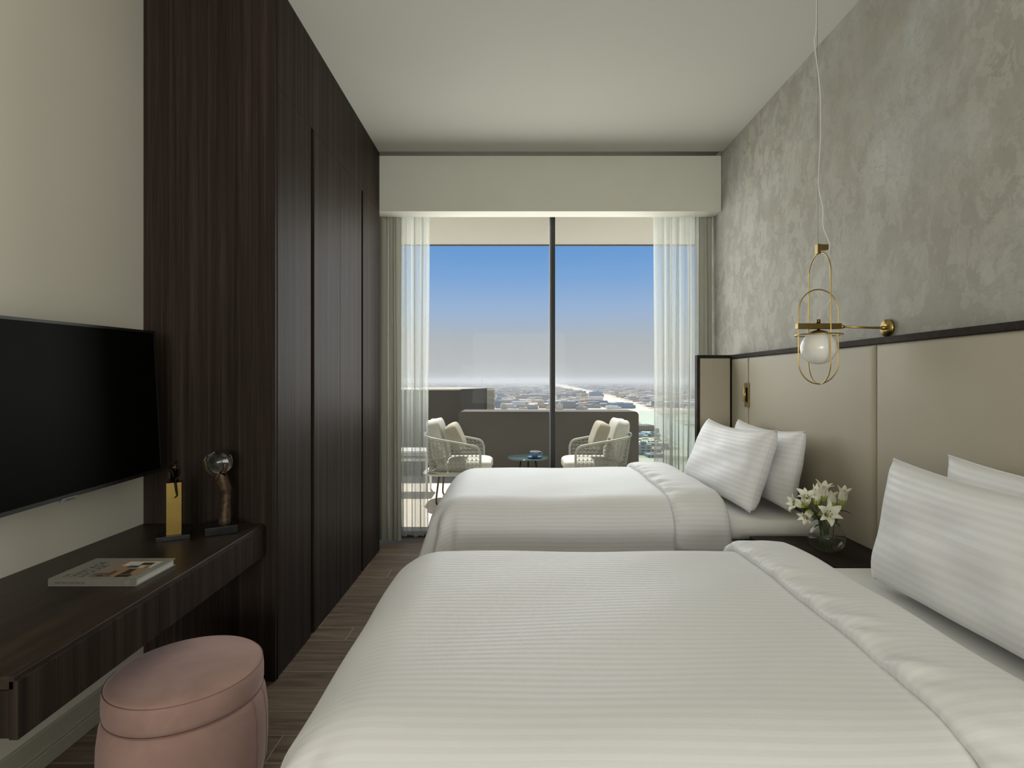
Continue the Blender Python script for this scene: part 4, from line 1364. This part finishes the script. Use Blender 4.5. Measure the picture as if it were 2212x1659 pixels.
for i in range(12):
    o = building_mesh(i, FM[i % 6]); protos.append(o)
def roadx(Y):                              # centre line of the highway running away from the hotel
    t = [(500, 235), (1264, 308), (1700, 375), (3286, 498), (9860, 816), (20000, 1300)]
    for (a, xa_), (c, xc) in zip(t, t[1:]):
        if Y <= c: return xa_ + (xc - xa_) * (Y - a) / (c - a)
    return 1300
lab = 'low pale flat-roofed building in the hazy distant city seen over the parapet'
spots = []
tries = 0
while len(spots) < 286 and tries < 60000:
    tries += 1
    if len(spots) < 246:
        py = 836 + 47 * rb.random() ** .8; px = rb.uniform(1064, 1412)
    else:
        py = rb.uniform(884, 985); px = rb.uniform(1383, 1416)
    Y = 85 * FPX / (py - VY); X = (px - VX) / FPX * Y
    if abs(X - roadx(Y)) < 52 + Y * .010: continue
    w_ = rb.uniform(12, 34) * (1 + Y / 7000); d_ = rb.uniform(14, 34); h_ = rb.choice((4, 5, 6, 8, 10, 14)) * rb.uniform(.8, 1.2)
    if any(abs(X - a) < (w_ + c) * .55 and abs(Y - b2) < (d_ + e) * .6 for a, b2, c, e in spots): continue
    spots.append((X, Y, w_, d_))
    ki = len(spots) - 1 if len(spots) <= 12 else rb.randrange(12)
    o = protos[ki] if len(spots) <= 12 else protos[ki].copy()
    if len(spots) > 12: COL.objects.link(o)
    o.location = (X, Y, GZ); o.scale = (w_, d_, h_); o.rotation_euler = (0, 0, rb.choice((-.35, -.3, .1, 1.2)))
    tagit(o, 'low %s flat-roofed building among many in the hazy distant city' % KN[ki % 6], 'building', 'distant %s city buildings' % KN[ki % 6])
def landmark(label, px, py, wpx, hpx, dep, mi, seed):
    Y = 85 * FPX / (py - VY); X = (px - VX) / FPX * Y
    r = empty('building', (X, Y, GZ), label, 'building')
    w_ = wpx / FPX * Y; h_ = hpx / FPX * Y
    boxo('main_block', X - w_ / 2, X + w_ / 2, Y, Y + dep, GZ, GZ + h_, FM[mi], r)
    boxo('roof_block', X - w_ * .2, X + w_ * .1, Y + dep * .2, Y + dep * .7, GZ + h_, GZ + h_ * 1.18, FM[2], r)
    boxo('side_wing', X + w_ / 2, X + w_ * .66, Y + dep * .2, Y + dep, GZ, GZ + h_ * .6, FM[mi], r)
landmark('long grey arcaded building left of the black window mullion', 1157, 863, 62, 11, 60, 3, 1)
landmark('blue-grey office block just right of the highway', 1288, 858, 26, 12, 50, 4, 2)
landmark('dark grey block beside the highway, nearer than the blue office', 1256, 856, 20, 12, 50, 3, 3)
landmark('wide low green-grey hall above the right end of the parapet', 1345, 882, 46, 12, 70, 4, 4)
landmark('flat cream warehouse left of centre close to the parapet', 1160, 875, 62, 4, 60, 0, 5)
landmark('large grey-blue block close to the right of the mullion', 1222, 882, 44, 16, 60, 3, 6)
# slim mast on the skyline
ms = boxo('mast', P(1041, 0, 9000)[0] - 5, P(1041, 0, 9000)[0] + 5, 8995, 9005, GZ, GZ + 108, FM[3]); tagit(ms, 'slim mast rising over the skyline at the left', 'mast')
# everything beyond: the uncountable rest of the city
b = MB()
for i in range(9000):
    u = rb.random()
    py = 826.6 + 54 * rb.random() ** 1.3
    Y = 85 * FPX / (py - VY); 
    X = rb.uniform(-.35, .42) * Y
    if abs(X - roadx(Y)) < 52 + Y * .010: continue
    w_ = rb.uniform(10, 36) * (1 + Y / 3500); d_ = rb.uniform(12, 36); h_ = rb.choice((4, 5, 6, 8, 12, 18)) * rb.uniform(.7, 1.1)
    if any(abs(X - a) < (w_ + c) * .6 and abs(Y - b2) < (d_ + e) * .6 for a, b2, c, e in spots): continue
    b.box(X - w_ / 2, X + w_ / 2, Y, Y + d_, GZ, GZ + h_, mi=rb.randrange(6))
o = b.build('distant_city', FM); tagit(o, 'countless tiny far-off buildings fading into haze below the skyline', 'buildings', None, 'stuff')
# highways
def road(name, pts, w_, label):
    b = MB(); vs_ = []
    for i, (x, y) in enumerate(pts): 
        ww = w_ * (1 + y / 9000)
        vs_ += [(x - ww / 2, y, GZ + .05), (x + ww / 2, y, GZ + .05), (x - ww / 2, y, GZ + .4), (x + ww / 2, y, GZ + .4)]
    fs = []
    for i in range(len(pts) - 1):
        a = i * 4; c = a + 4
        fs += [(a + 2, a + 3, c + 3, c + 2), (a, a + 2, c + 2, c), (a + 1, c + 1, c + 3, a + 3)]
    b.add(vs_, fs); o = b.build(name, M['asphalt']); o['kind'] = 'structure'; return o
road('ground_highway', [(roadx(y), y) for y in (520, 800, 1264, 1700, 2400, 3286, 5000, 7000, 9860, 14000)], 70, '')
road('ground_avenue', [((px - VX) / FPX * 85 * FPX / (py - VY), 85 * FPX / (py - VY)) for px, py in ((1113, 876), (1113, 862), (1114, 854), (1150, 845), (1138, 838), (1133, 833))], 34, '')

# dusty haze over the city
m = bpy.data.materials.new('city_haze'); m.use_nodes = True
n = m.node_tree; n.nodes.clear()
o_ = node(n, 'ShaderNodeOutputMaterial'); vsn = node(n, 'ShaderNodeVolumeScatter')
vsn.inputs['Color'].default_value = (.37, .39, .41, 1); vsn.inputs['Density'].default_value = .00034; vsn.inputs['Anisotropy'].default_value = .25
n.links.new(vsn.outputs[0], o_.inputs['Volume'])
m.cycles.homogeneous_volume = True
b = MB(); b.box(-15900, 15900, 120, 25900, GZ + .0, 45)
hz = b.build('haze', m); tagit(hz, 'pale dusty haze lying over the distant city', 'haze', None, 'stuff')
